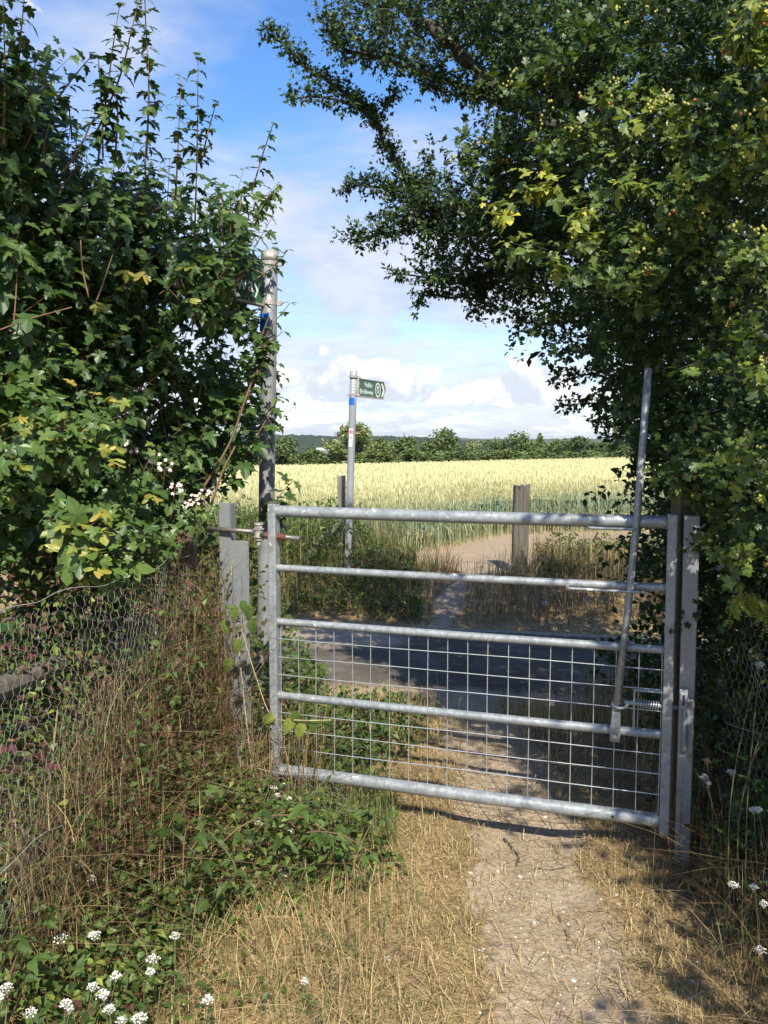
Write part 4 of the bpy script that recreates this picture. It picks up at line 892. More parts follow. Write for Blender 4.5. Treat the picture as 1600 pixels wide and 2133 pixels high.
# ------------------------------------------------------------------ wheat
def build_wheat():
    mb = MB(); far_r = 122.0
    xs = np.concatenate([-np.geomspace(3, 70, 30)[::-1], np.linspace(-2.9, 2.9, 40), np.geomspace(3, 110, 40)]); V = []; rows = 80; nx = len(xs)
    tt = np.geomspace(.45, 112, rows)
    for t in tt:
        y = wheat_edge(xs) + t; y = np.minimum(y, 124 + .02 * xs); h = .50 + .06 * sm(.4, 3, t) + .03 * wob(xs * 2, y * 2) * (1 - sm(20, 60, y))
        V.append(np.stack([xs, y, g(xs, y) + h], 1))
    V = np.vstack(V); i, j = np.meshgrid(np.arange(nx - 1), np.arange(rows - 1)); a = (j * nx + i).ravel()
    mb.add(V, np.stack([a, a + 1, a + nx + 1, a + nx], 1), .5, 1)
    def stalks(n, y0, y1, wmul, full, edge_only=False):
        t = y0 + (y1 - y0) * rng.random(n) ** 1.15; x = rng.uniform(-1.0, 1.0, n)
        if edge_only: x = rng.uniform(-2.2, 7.5, n); y = wheat_edge(x) + t + .12 * rng.normal(size=n)
        else: x = np.where(rng.random(n) < .5, -1, 1) * 0 + (rng.random(n) * .62 - .20) * (t + 12); y = wheat_edge(x) + t
        z = g(x, y); H = rng.normal(.63, .075, n); az = rng.uniform(0, 2 * np.pi, n); ln = rng.normal(0, .05, n)
        c = np.stack([np.cos(az), np.sin(az), 0 * az], 1); side = np.stack([-np.sin(az), np.cos(az), 0 * az], 1)
        b = np.stack([x, y, z], 1); top = b + c * ln[:, None] + UP * H[:, None]
        def strip(p0, p1, w0, w1, t0, t1, sd):
            Vv = np.stack([p0 - sd * w0, p0 + sd * w0, p1 + sd * w1, p1 - sd * w1], 1).reshape(-1, 3); m = len(p0); k = np.arange(m) * 4
            F = np.stack([k, k + 1, k + 2, k + 3], 1); T = np.stack([t0, t0, t1, t1], 1).ravel(); mb.add(Vv, F, T, 0)
        o = np.ones(n); ripe = np.clip(rng.normal(.0, .07, n) + .10 * wob(x * .8, y * .8) - .08 * np.exp(-np.maximum(t, 0) / 2.5), -.35, .3)
        if full:
            dry = (rng.random(n) < .22)
            md = b + (top - b) * .42; strip(b, md, .0030, .0026, np.where(dry, .72, .62) + ripe * .5, np.where(dry, .70, .26) + ripe, side); strip(md, top, .0026, .0018, np.where(dry, .70, .26) + ripe, np.where(dry, .74, .52) + ripe, side)
            for q in range(2):                                              # blades
                f = rng.uniform(.25, .8, n); p0 = b + (top - b) * f[:, None]; az2 = rng.uniform(0, 2 * np.pi, n); c2 = np.stack([np.cos(az2), np.sin(az2), 0 * az2], 1); s2 = np.stack([-np.sin(az2), np.cos(az2), 0 * az2], 1)
                le = rng.uniform(.10, .22, n)[:, None]; pm = p0 + c2 * le * .5 + UP * le * .55; pe = p0 + c2 * le * 1.1 + UP * le * rng.uniform(-.3, .5, n)[:, None]
                tq = np.where(f < .4, .70, .22) + ripe; strip(p0, pm, .004, .0045, tq, tq, s2); strip(pm, pe, .0045, .0008, tq, tq + .1, s2)
        el = (.075 * wmul ** .3) * rng.uniform(.8, 1.2, n)[:, None]; ed = unit(UP + c * (.25 + .3 * rng.random(n))[:, None]); ew = .0068 * wmul
        for sd in ((side, c) if full else (np.broadcast_to([1.0, 0, 0], (n, 3)),)):
            strip(top - ed * el * .1, top + ed * el * .5, ew * .5 * o[:, None], ew * o[:, None], .62 + ripe * .8, .80 + ripe * .8, sd); strip(top + ed * el * .5, top + ed * el, ew * o[:, None], ew * .25 * o[:, None], .80 + ripe * .8, .90 + ripe * .5, sd)
    stalks(5200, -.05, 1.3, 1.0, True, True); stalks(3600, 1.0, 6, 1.0, True, True); stalks(9000, 1.2, 9, 1.15, False, True); stalks(12000, 6, 26, 1.7, False); stalks(14000, 20, 60, 3.0, False); stalks(12000, 50, 112, 5.0, False)
    k = NT('wheat_canopy'); p = k.pos(); n1 = k.noise(p, 9, 5, .7); n2 = k.noise(p, .25, 3)
    c = k.ramp(n1, [(.3, (.29, .295, .155)), (.5, (.40, .38, .205)), (.7, (.50, .47, .275))]); n3 = k.noise(k.stretch(p, (.05, .012, 1)), 1.0, 4, .6); c = k.mix(k.ramp(n3, [(.4, .0), (.65, .45)]), c, (.36, .37, .20)); c = k.mix(k.ramp(n2, [(.35, .0), (.7, .4)]), c, (.46, .43, .255))
    k.set('Base Color', c); k.set('Roughness', .9); k.bump(n1, .5, .05)
    o = mb.build('wheat_field', [M['wheat'], k.m]); tag(o, 'pale ripening wheat crop stretching to the far hedgerow', 'crop', kind='stuff')
build_wheat()

# ------------------------------------------------------------------ far hedgerow
def build_far_trees():
    protos = {}
    def crown(seed, lobes, leaf, n, tint, cone=False):
        r = np.random.default_rng(seed); L = Leaves(SMALL); V = []
        for k in range(lobes):
            a = r.uniform(0, 2 * np.pi); zz = r.uniform(.18, .92); rad = (.5 * math.sin(math.pi * min(.97, zz ** .8)) if not cone else .38 * (1 - zz) + .05); c = np.array([math.cos(a) * rad * r.uniform(.2, 1), math.sin(a) * rad * r.uniform(.2, 1), zz]); s = r.uniform(.10, .22) * (.6 if cone else 1)
            m = n // lobes; d = unit(r.normal(size=(m, 3))); q = c + d * s * r.uniform(.55, 1.1, (m, 1)); q[:, 2] = np.clip(q[:, 2], .02, 1.1)
            L.add(q, unit(r.normal(size=(m, 3)) + [0, 0, -.2]), unit(d + .6 * r.normal(size=(m, 3)) + [0, 0, .4]), leaf * r.uniform(.6, 1.3, m), tint + r.normal(size=m) * .12 + .12 * (q[:, 2] - .5))
        L.done(); mb = MB(); L.merge(mb, np.ones(len(L.P), bool)); return mb.mesh('crown', M['far_leaf'])
    protos = {'round': [crown(s, 16, .075, 2600, .42) for s in (1, 2, 3)], 'dark': [crown(s, 14, .075, 2600, .22) for s in (4, 5)], 'pale': [crown(s, 15, .075, 2400, .74) for s in (6, 7)], 'cone': [crown(9, 16, .07, 2200, .55, True)], 'shrub': [crown(s, 9, .11, 1500, .46) for s in (11, 12, 13)]}
    def trunk_mesh(seed):
        r = np.random.default_rng(seed); mb = MB(); mb.tube([(0, 0, -.05), (.01, 0, .2), (r.normal() * .02, r.normal() * .02, .5)], [.03, .024, .012], 7, False)
        for q in range(4):
            a = r.uniform(0, 6.28); mb.tube([(0, 0, .22 + .06 * q), (.15 * math.cos(a), .15 * math.sin(a), .5 + .06 * q)], [.012, .005], 5, False)
        return mb.mesh('trunk', M['bark'])
    trunks = [trunk_mesh(s) for s in (1, 2)]
    def tree(px, top_py, wpx, Y, kind, label, group=None, name='hedgerow_tree', cat='tree'):
        x = (px - CX) / FPX * Y; zt = HC + (HOR - top_py + (5 if name == 'hedgerow_tree' else 0)) / FPX * Y; zb = gz(x, Y); H = zt - zb; W = 1.22 * wpx / FPX * Y
        t = thing(name, (x, Y, zb), label, cat, group); ms = protos[kind]; r = rng.integers(0, 100)
        for nm, me in (('crown', ms[r % len(ms)]), ('trunk', trunks[r % 2])):
            o = bpy.data.objects.new(nm, me); COL.objects.link(o); o.parent = t; o.scale = (W / .95, W / .95, H / 1.02) if nm == 'crown' else (H, H, H)
        t.rotation_euler = (0, 0, rng.uniform(0, 6.28))
    tree(742, 888, 108, 128, 'pale', 'large bush speckled with pale blossom behind the far fingerpost')
    tree(923, 899, 78, 150, 'round', 'tallest round green tree in the middle of the far hedgerow')
    tree(1124, 900, 50, 150, 'cone', 'pale green pointed tree standing in the far hedgerow')
    tree(1212, 911, 84, 140, 'dark', 'dark rounded bush toward the right end of the far hedgerow')
    tree(1083, 906, 72, 145, 'round', 'leafy green tree just left of the pointed pale tree')
    tree(988, 919, 56, 148, 'pale', 'yellowish bushy tree right of the tallest hedgerow tree')
    tree(606, 914, 88, 132, 'round', 'low rounded tree just right of the near fingerpost')
    grp = 'trees of the far hedgerow'; lab = 'mid green hedgerow tree beyond the wheat'
    for px, top, w, kd in ((650, 926, 60, 'dark'), (800, 912, 74, 'dark'), (850, 914, 84, 'round'), (955, 922, 50, 'dark'), (1030, 918, 60, 'round'), (1160, 921, 60, 'round'), (1270, 922, 70, 'round'), (1310, 920, 66, 'dark'), (1345, 924, 56, 'round'), (1390, 922, 70, 'round'), (480, 920, 80, 'round'), (520, 925, 70, 'dark'), (430, 918, 80, 'round'), (780, 922, 46, 'round'), (890, 920, 50, 'dark')):
        tree(px, top, w, rng.uniform(138, 165), kd, lab, grp)
    grp = 'shrubs at the foot of the far hedgerow'; lab = 'low shrub at the foot of the far hedgerow'
    for px in list(range(560, 1400, 32)):
        tree(px + rng.uniform(-10, 10), rng.uniform(932, 944), rng.uniform(54, 74), rng.uniform(127, 134), 'shrub', lab, grp, 'hedgerow_shrub', 'shrub')
    # rough dry grass strip below the hedge on the left, a pale shed roof and a mast beyond
    x, y, n = rng.uniform(-28, 2, 1500), rng.uniform(123.5, 126, 1500), 1500
build_far_trees()
def build_far_bits():
    a = P(683, 934, 620); zb = gz(a[0], a[1]); t = thing('glasshouse', (a[0], a[1], zb), 'tiny pale glasshouse roof far away under the wooded ridge', 'building')
    white = plain('pale_sheet_roof', (.70, .72, .74), .5, 0, .05, 1); L_, W_ = 20.0, 6.0; zt = a[2]
    mb = MB(); mb.box((a[0], a[1], (zt - 1.2 + zb) / 2), (L_, W_, zt - 1.2 - zb)); mb.build('wall', M['grey_wood'], t)
    mb = MB(); mb.add([(a[0] - L_ / 2, a[1] - W_ / 2 - .2, zt - 1.2), (a[0] + L_ / 2, a[1] - W_ / 2 - .2, zt - 1.2), (a[0] + L_ / 2, a[1], zt + .4), (a[0] - L_ / 2, a[1], zt + .4), (a[0] - L_ / 2, a[1] + W_ / 2 + .2, zt - 1.2), (a[0] + L_ / 2, a[1] + W_ / 2 + .2, zt - 1.2)], [[0, 1, 2, 3], [3, 2, 5, 4]]); mb.build('roof', white, t)
    for px, top, lab in ((698, 899, 'faint lattice pylon on the ridge left of the far fingerpost'), (842, 901, 'faint lattice pylon on the ridge right of the far fingerpost')):
        b = P(px, 912, 1700); tp = P(px, top, 1700); t = thing('pylon', tuple(b - UP * 12), lab, 'pylon'); H = tp[2] - b[2] + 12
        for sx in (-1, 1):
            for sy in (-1, 1):
                mb = MB(); mb.tube([b + [sx * 2.4, sy * 2.4, -12], b + [sx * .4, sy * .4, H - 12]], .22, 4, False); mb.build('lattice_leg', M['steel_dark'], t)
        for f in (.62, .76, .9):
            mb = MB(); z = b[2] - 12 + H * f; mb.tube([(b[0] - 3.6, b[1], z), (b[0] + 3.6, b[1], z)], .22, 4, False); mb.build('cross_arm', M['steel_dark'], t)
build_far_bits()

# ------------------------------------------------------------------ grasses and undergrowth
def blades(mb, B, h, w, tint, lean=.5, seg=3, flat=0.0):
    """Curved tapering blades standing on base points B."""
    n = len(B); h = np.broadcast_to(h, (n,)).astype(float); az = rng.uniform(0, 2 * np.pi, n); c = np.stack([np.cos(az), np.sin(az), 0 * az], 1); s = np.stack([-np.sin(az), np.cos(az), 0 * az], 1)
    l = np.abs(rng.normal(0, lean, n)) if flat == 0 else np.full(n, 1.0) * flat; ts = np.linspace(0, 1, seg + 1); V = []
    for t in ts[:-1]:
        if flat: p = B + c * (h * t)[:, None] + UP * (.004 + .018 * np.abs(rng.normal(size=n)) * math.sin(math.pi * t))[:, None]
        else: p = B + UP * (h * t * (1 - .35 * np.minimum(l, 1.2) * t))[:, None] + c * (h * l * t * t)[:, None]
        ww = (np.broadcast_to(w, (n,)) * (1 - .55 * t) / 2)[:, None]; V += [p - s * ww, p + s * ww]
    t = 1.0; p = B + c * h[:, None] + UP * .006 if flat else B + UP * (h * (1 - .35 * np.minimum(l, 1.2)))[:, None] + c * (h * l)[:, None]
    V.append(p); m = 2 * seg + 1; V = np.stack(V, 1); F = []
    for k in range(seg - 1): F += [[2 * k, 2 * k + 1, 2 * k + 3], [2 * k, 2 * k + 3, 2 * k + 2]]
    F.append([2 * seg - 2, 2 * seg - 1, 2 * seg]); F = (np.array(F)[None] + (np.arange(n) * m)[:, None, None]).reshape(-1, 3)
    mb.add(V.reshape(-1, 3), F, np.repeat(np.clip(tint, 0, 1) if np.ndim(tint) else np.full(n, tint), m))
def on_ground(x, y, dz=0.0): return np.stack([x, y, g(x, y) + dz], 1)
def straw_tint(n, green=.0):
    t = np.clip(rng.normal(.52, .16, n), .05, .76); return np.where(rng.random(n) < green, rng.uniform(.82, 1, n), t)
def region(n, x0, x1, y0, y1, f):
    x = rng.uniform(x0, x1, n); y = rng.uniform(y0, y1, n); k = rng.random(n) < f(x, y); return x[k], y[k]
def build_grasses():
    # trodden straw litter on the near side
    mb = MB()
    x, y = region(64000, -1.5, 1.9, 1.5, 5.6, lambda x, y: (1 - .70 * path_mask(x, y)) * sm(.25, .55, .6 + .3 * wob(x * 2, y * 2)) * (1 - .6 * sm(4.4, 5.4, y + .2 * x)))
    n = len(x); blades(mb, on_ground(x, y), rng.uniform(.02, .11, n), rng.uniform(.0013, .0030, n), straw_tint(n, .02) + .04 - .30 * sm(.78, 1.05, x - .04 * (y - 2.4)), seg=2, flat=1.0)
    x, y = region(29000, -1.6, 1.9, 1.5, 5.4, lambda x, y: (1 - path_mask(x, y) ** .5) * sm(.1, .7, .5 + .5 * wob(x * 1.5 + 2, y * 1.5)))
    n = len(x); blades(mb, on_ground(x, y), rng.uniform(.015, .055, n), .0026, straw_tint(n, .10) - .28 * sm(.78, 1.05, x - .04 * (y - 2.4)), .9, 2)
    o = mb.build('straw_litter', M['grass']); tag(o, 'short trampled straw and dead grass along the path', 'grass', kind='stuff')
    # taller yellow grass lower left, green tuft under the gate end
    mb = MB()
    x, y = region(2300, -.75, .12, 1.75, 2.75, lambda x, y: sm(.0, .6, .55 + .6 * wob(x * 2.4, y * 2.4 + 1)) * sm(.10, -.15, x - .05) * (1 - path_mask(x, y)))
    n = len(x); blades(mb, on_ground(x, y), rng.uniform(.05, .19, n), .0026, straw_tint(n, .28) + .04, 1.0, 4)
    x, y = region(900, -.35, .05, 2.9, 3.45, lambda x, y: 1); n = len(x); blades(mb, on_ground(x, y), rng.uniform(.06, .2, n), .003, rng.uniform(.78, 1, n), .6, 4)
    o = mb.build('tall_grass', M['grass']); tag(o, 'tall bleached grass tufts left of the path', 'grass', kind='stuff')
    # dry stems tangled on the fence and beside the posts (left), and at the right hedge foot
    mb = MB()
    for n, x0, x1, y0, y1, h0, h1, ln, gr in ((400, -1.05, -.66, 2.95, 3.5, .25, .75, .5, .12), (260, -.80, -.62, 3.2, 3.45, .6, 1.0, .25, .0), (420, -1.25, -.55, 2.3, 3.1, .2, .55, 1.0, .10), (450, -.6, -.25, 3.0, 3.7, .15, .55, .6, .15)):
        x = rng.uniform(x0, x1, n); y = rng.uniform(y0, y1, n); blades(mb, on_ground(x, y), rng.uniform(h0, h1, n), rng.uniform(.0018, .0040, n), np.clip(straw_tint(n, gr) - .20, 0, 1), ln, 5)
    n = 3600; sy_ = rng.uniform(2.0, 3.5, n); sx_ = np.interp(sy_, [1.75, 3.4], [-.96, -.74]) + rng.normal(.05, .07, n); lift = rng.random(n) ** 1.3 * np.interp(sy_, [2.0, 2.6, 3.3], [.35, .7, .95])
    blades(mb, on_ground(sx_, sy_, lift), rng.uniform(.08, .32, n), rng.uniform(.0014, .0034, n), np.clip(rng.normal(.24, .17, n), 0, .74), 1.3, 5)
    o = mb.build('dry_stems', M['grass']); tag(o, 'tangle of dry brown stems around the fence post at left', 'dry grass', kind='stuff')
    mb = MB()
    x, y = region(3600, .80, 1.75, 1.7, 3.2, lambda x, y: sm(.80, 1.15, x + .1 * wob(x * 3, y * 3) - .12 * (y - 2.4)))
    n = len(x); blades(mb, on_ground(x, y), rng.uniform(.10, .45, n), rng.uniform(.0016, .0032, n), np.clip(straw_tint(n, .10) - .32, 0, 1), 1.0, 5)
    x, y = region(2600, 1.0, 1.9, 3.1, 5.2, lambda x, y: sm(.95, 1.3, x + .12 * wob(x * 3, y * 3)))
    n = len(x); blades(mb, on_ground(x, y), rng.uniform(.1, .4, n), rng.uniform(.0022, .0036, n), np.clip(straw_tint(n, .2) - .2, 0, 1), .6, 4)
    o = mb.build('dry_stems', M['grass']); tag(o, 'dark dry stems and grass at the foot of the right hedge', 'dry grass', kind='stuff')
    # verges either side of the lane
    mb = MB()
    def tr(x, y):
        q = project(np.stack([x, y, g(x, y)], 1))[0]; return (1 - sm(.2, .75, path_mask(x, y))) * (1 - ((q > 985) & (q < 1112) & (y > 8.75)))
    x, y = region(15000, -3.2, 5.0, 7.3, 9.8, lambda x, y: tr(x, y) * sm(7.62, 7.95, y + .2 * x) * (1 - sm(9.0, 9.6, y - .12 * x)))
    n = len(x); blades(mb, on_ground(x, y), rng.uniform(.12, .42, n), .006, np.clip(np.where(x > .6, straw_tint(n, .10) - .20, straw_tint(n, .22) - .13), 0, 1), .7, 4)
    x, y = region(3000, -3.0, 5.0, 7.2, 8.4, lambda x, y: tr(x, y) * (1 - sm(.25, .45, np.abs(y + .2 * x - 7.75))))
    n = len(x); blades(mb, on_ground(x, y), rng.uniform(.08, .22, n), .005, np.clip(straw_tint(n, .03) + .05, 0, .76), .0, 4, flat=1.0)
    x, y = region(2600, -3.2, .15, 8.0, 10.2, lambda x, y: tr(x, y)); n = len(x); blades(mb, on_ground(x, y), rng.uniform(.3, .85, n), .0055, np.clip(straw_tint(n, .6) - .03, 0, 1), .4, 5)
    x, y = region(2600, 1.25, 5.0, 8.6, 9.9, lambda x, y: tr(x, y)); n = len(x); blades(mb, on_ground(x, y), rng.uniform(.18, .5, n), .005, np.clip(straw_tint(n, .55) - .1, 0, 1), .35, 5)
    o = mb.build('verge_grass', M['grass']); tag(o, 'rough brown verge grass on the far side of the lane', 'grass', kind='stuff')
    mb = MB()
    x, y = region(9000, -2.2, 2.2, 4.0, 5.6, lambda x, y: (1 - path_mask(x, y)) * (1 - sm(5.2, 5.5, y + .2 * x)) * sm(.1, .6, .5 + .5 * wob(x * 2, y * 2 + 3)))
    n = len(x); blades(mb, on_ground(x, y), rng.uniform(.05, .2, n), .004, straw_tint(n, .06) + .02, .7, 4)
    o = mb.build('verge_grass', M['grass']); tag(o, 'bleached grass on the near verge just behind the gate', 'grass', kind='stuff')
build_grasses()

def fill_leaves(name, label, pts, size, tint, templates, mat, stems=0, cat='undergrowth', upb=.7, smul=1.0):
    L = Leaves(templates); n = len(pts); out = np.array([.1, -.6, .3])
    L.add(pts, unit(rv(n) * .9 + out * .5 + [0, 0, -.15]), unit(rv(n) * .6 + [0, 0, upb] + out * .5), size * rng.uniform(.6, 1.3, n), tint); L.done()
    mb = MB(); L.merge(mb, np.ones(n, bool)); o = mb.build(name, mat); return tag(o, label, cat, kind='stuff')
def build_fill():
    def left_h(x, y):
        e = np.clip((-.24 - x + .36 * sm(2.40, 2.85, y) * (1 - sm(3.0, 3.3, y)) + .13 * wob(x * 3, y * 3) + .06 * wob(x * 9, y * 9)) / .7, 0, 1)
        return .03 + .24 * e ** .9 + .70 * sm(.55, .95, -x) * sm(2.3, 3.0, y)
    n = 7500; y = rng.uniform(2.15, 3.5, n); x = np.interp(y, [1.75, 3.4], [-.96, -.74]) + rng.normal(.05, .09, n) + .05 * sm(2.9, 3.4, y); z = rng.random(n) ** .85 * np.interp(y, [2.1, 2.6, 3.2], [.40, .70, .98]); k = sm(-.35, .25, wob(y * 6, z * 7)) > rng.random(n) * .9
    q1, q2, _ = project(on_ground(x, y, z)); k &= ~((q1 > 452) & (q1 < 532) & (q2 < 1490) & (rng.random(n) < .85))
    x, y, z = x[k], y[k], z[k]; tn = np.where(rng.random(len(x)) < .34, rng.uniform(0, .17, len(x)), np.clip(rng.normal(.46, .16, len(x)), .2, .95))
    fill_leaves('undergrowth', 'brown and reddish withered leaves climbing the left netting', on_ground(x, y, z), .026, tn, OVATE[:1] + SMALL, M['herb'])
    n = 22000; x = rng.uniform(-1.5, .30, n); y = rng.uniform(1.55, 3.6, n); e = left_h(x, y); k = (e > .06) & (rng.random(n) < np.where(x > -.45, .62, 1.0)) & ~((x > -.55) & (y < 2.45) & (x > -.75 + .5 * (y - 1.9)) & (rng.random(n) < .85)); x, y, e = x[k], y[k], e[k]
    z = e * rng.random(len(x)) ** .6; p = on_ground(x, y, z); tint = np.clip(.58 + .18 * rng.normal(size=len(x)) + .15 * wob(x * 4, y * 4), .2, 1)
    red = (rng.random(len(x)) < .07 + .32 * sm(2.45, 2.9, y) * sm(-.35, -.6, x)) ; tint = np.where(red, rng.uniform(0, .16, len(x)), tint)
    fill_leaves('undergrowth', 'low leafy weeds filling the bank left of the path', p, .028, tint, OVATE[:1] + SMALL, M['herb'])
    n = 6500; x = rng.uniform(1.0, 1.9, n); y = rng.uniform(1.9, 3.3, n); hh = .25 + 1.1 * sm(1.02, 1.35, x - .03 * y); k = rng.random(n) < sm(.98, 1.25, x); x, y, hh = x[k], y[k], hh[k]
    fill_leaves('undergrowth', 'shaded small leaves at the bottom of the right hedge', on_ground(x, y, hh * rng.random(len(x)) ** .8), .032, np.clip(.42 + .12 * rng.normal(size=len(x)), .2, 1), HAWS + SMALL, M['herb'])
    n = 15000; x = rng.uniform(-3.2, .35, n); y = rng.uniform(7.5, 10.2, n); k = (path_mask(x, y) < .1) & (y + .2 * x > 7.7); x, y = x[k], y[k]
    hh = (.22 + .55 * sm(.3, -.6, x) * sm(7.7, 8.6, y + .2 * x)) * (.75 + .25 * wob(x * 2, y * 2)); z = hh * rng.random(len(x)) ** .5
    fill_leaves('verge_herbage', 'olive herbs crowding the far verge around the broken rail', on_ground(x, y, z), .05, np.clip(.50 + .20 * rng.normal(size=len(x)), .15, 1), SMALL, M['herb'])
    n = 5200; x = rng.uniform(1.3, 5, n); y = rng.uniform(8.2, 9.8, n); q_ = project(np.stack([x, y, g(x, y)], 1))[0]; k = (path_mask(x, y) < .1) & ~((q_ > 975) & (q_ < 1115)); x, y = x[k], y[k]; hh = (.14 + .30 * sm(8.4, 9.2, y)) * (.6 + .5 * np.abs(wob(x * 2.5, y)))
    fill_leaves('verge_herbage', 'dark weeds on the far verge right of the oak post', on_ground(x, y, hh * rng.random(len(x)) ** .6), .05, np.clip(.40 + .18 * rng.normal(size=len(x)), .1, 1), SMALL, M['herb'])
    n = 4200; x = rng.uniform(-1.6, -.35, n); y = rng.uniform(3.7, 5.4, n); hh = .25 + .75 * sm(-.35, -.9, x)
    fill_leaves('undergrowth', 'shaded weeds and brambles just behind the hinge end of the gate', on_ground(x, y, hh * rng.random(n) ** .7), .042, np.clip(.45 + .16 * rng.normal(size=n), .1, 1), OVATE[:1] + SMALL, M['herb'])
    n = 2600; y = rng.uniform(3.42, 4.5, n); x = -.45 + (.55 + .12 * np.sin(y * 5)) * rng.random(n) ** 1.7; fill_leaves('undergrowth', 'low green creeping weeds under the left part of the gate', on_ground(x, y, .16 * rng.random(n)), .034, np.clip(.48 + .14 * rng.normal(size=n), .2, 1), OVATE[:1] + SMALL, M['herb'])
build_fill()

# ------------------------------------------------------------------ plants one can pick out
def place(proto, loc, rz, s, label=None, group=None, first=[0]):
    o = copy_tree(proto); o.location = loc; o.rotation_euler = (rng.normal() * .08, rng.normal() * .08, rz); o.scale = (s, s, s)
    if label: o['label'] = label
    if group: o['group'] = group
    return o
def drop(o):
    for c in list(o.children): drop(c)
    bpy.data.objects.remove(o)
def nettle_proto(seed, h, ls, tint):
    r = np.random.default_rng(seed); t = thing('dead_nettle', (0, 0, 0), 'x', 'weed'); LOC[t.name] = np.zeros(3)
    q = catmull([(0, 0, -.03), (r.normal() * .02, r.normal() * .02, h * .4), (r.normal() * .04, r.normal() * .04 - .02, h * .8), (r.normal() * .05, r.normal() * .05 - .03, h)], 5)
    mb = MB(); mb.tube(q, np.linspace(.0026, .0012, len(q)), 5, False); mb.build('stem', plain('weed_stem', (.10, .10, .045), .7), t, smooth=True)
    L = Leaves(SERR); n = max(4, int(h / .042)); side = np.array([1.0, .2, 0])
    for i in range(1, n + 1):
        w = .25 + .75 * i / n; p = q[int(w * (len(q) - 1))]; side = unit(np.cross(UP, side) + .3 * r.normal(size=3) * [1, 1, 0])
        for sg in (1, -1):
            ax = unit(side * sg + UP * r.uniform(-.35, .25)); sz = ls * (1 - .45 * (i / n) ** 2) * r.uniform(.8, 1.2); L.add(p + ax * .006, ax, unit(UP + .25 * r.normal(size=3)), sz, tint + .10 * r.normal())
    L.done(); L.objects(range(len(L.P)), 'leaf', M['herb'], t); return t
def bramble_proto(seed, red=False):
    r = np.random.default_rng(seed); t = thing('bramble', (0, 0, 0), 'x', 'bramble'); LOC[t.name] = np.zeros(3)
    q = catmull([(0, 0, -.03), (.05, -.02, .12), (.14, -.05, .20), (.26, -.07, .20), (.36, -.08, .14)], 6); mb = MB(); mb.tube(q, np.linspace(.003, .0015, len(q)), 5, False); mb.build('stem', M['twig'], t, smooth=True)
    L = Leaves(SERR)
    for i in range(6, len(q), 3):
        d = unit(np.array([r.normal() * .5, r.normal() - .4, .5])); p = q[i] + d * .05
        for a, sz in ((0, .044), (1.25, .036), (-1.25, .036)):
            c, s = math.cos(a), math.sin(a); ax = unit(np.array([d[0] * c - d[1] * s, d[0] * s + d[1] * c, -.1])); L.add(p + ax * .004, ax, unit(UP + .3 * r.normal(size=3) + [0, -.4, 0]), sz * r.uniform(.85, 1.2), r.uniform(.3, .62) if not red else r.uniform(.1, .9))
    L.done(); L.objects(range(len(L.P)), 'leaf', M['red_leaf'] if red else M['herb'], t); return t
def yarrow(seed, loc, h, label, group, brown=False, heads=2):
    r = np.random.default_rng(seed); t = thing('umbel_flower', (0, 0, 0), label, 'wildflower', group); LOC[t.name] = np.zeros(3); t.location = loc
    top = np.array([r.normal() * .02, r.normal() * .02, h]); mb = MB(); q = catmull([(0, 0, -.03), (r.normal() * .02, 0, h * .5), top], 6); mb.tube(q, np.linspace(.0016, .0009, len(q)), 5, False)
    cs = []
    for k in range(heads):
        c = top + (np.array([r.normal() * .030, r.normal() * .030, r.uniform(-.035, .0)]) if k else 0); cs.append((c, r.uniform(.0115, .0185) * (1 if k == 0 else .7)))
        if k: mb.tube([q[-4], c - UP * .012], .0008, 4, False)
    mb.build('stem', plain('flower_stem', (.14, .13, .06), .7), t)
    for c, R in cs:
        mb = MB(); m = r.integers(20, 30)
        for i in range(m):
            a = i * 2.4; rr = R * math.sqrt((i + .5) / m); p = c + np.array([rr * math.cos(a), rr * math.sin(a), .008 * (1 - (rr / R) ** 2) + r.normal() * .0016]); s = r.uniform(.0022, .0034); tl = unit(np.array([r.normal() * .4, r.normal() * .4 - .2, 1])); u = unit(np.cross(tl, [1, 0, 0])); v = np.cross(tl, u)
            an = np.linspace(0, 2 * np.pi, 6)[:-1]; ring = [p + s * (math.cos(w) * u + math.sin(w) * v) * (1 if j % 2 else .85) for j, w in enumerate(an)]
            mb.add(ring + [p + tl * .0015], [[j, (j + 1) % 5, 5] for j in range(5)])
            mb.add([c - UP * .014, p, p + [.0006, 0, 0]], [[0, 1, 2]])
        mb.build('flower_head', M['brown_head'] if brown else M['petal'], t)
    L = Leaves(SMALL)
    for i in range(5):
        p = q[int(len(q) * (.15 + .12 * i))]; a = r.uniform(0, 6.28); ax = np.array([math.cos(a), math.sin(a), .5])
        for w in np.linspace(.2, 1, 5):
            for sg in (-1, 1): L.add(p + unit(ax) * .05 * w, unit(np.cross(ax, UP) * sg + ax * .6), UP, .016 * (1.2 - w), .5)
    L.done(); mb = MB(); L.merge(mb, np.ones(len(L.P), bool)); mb.build('feathery_leaves', M['herb'], t, kind='stuff'); return t
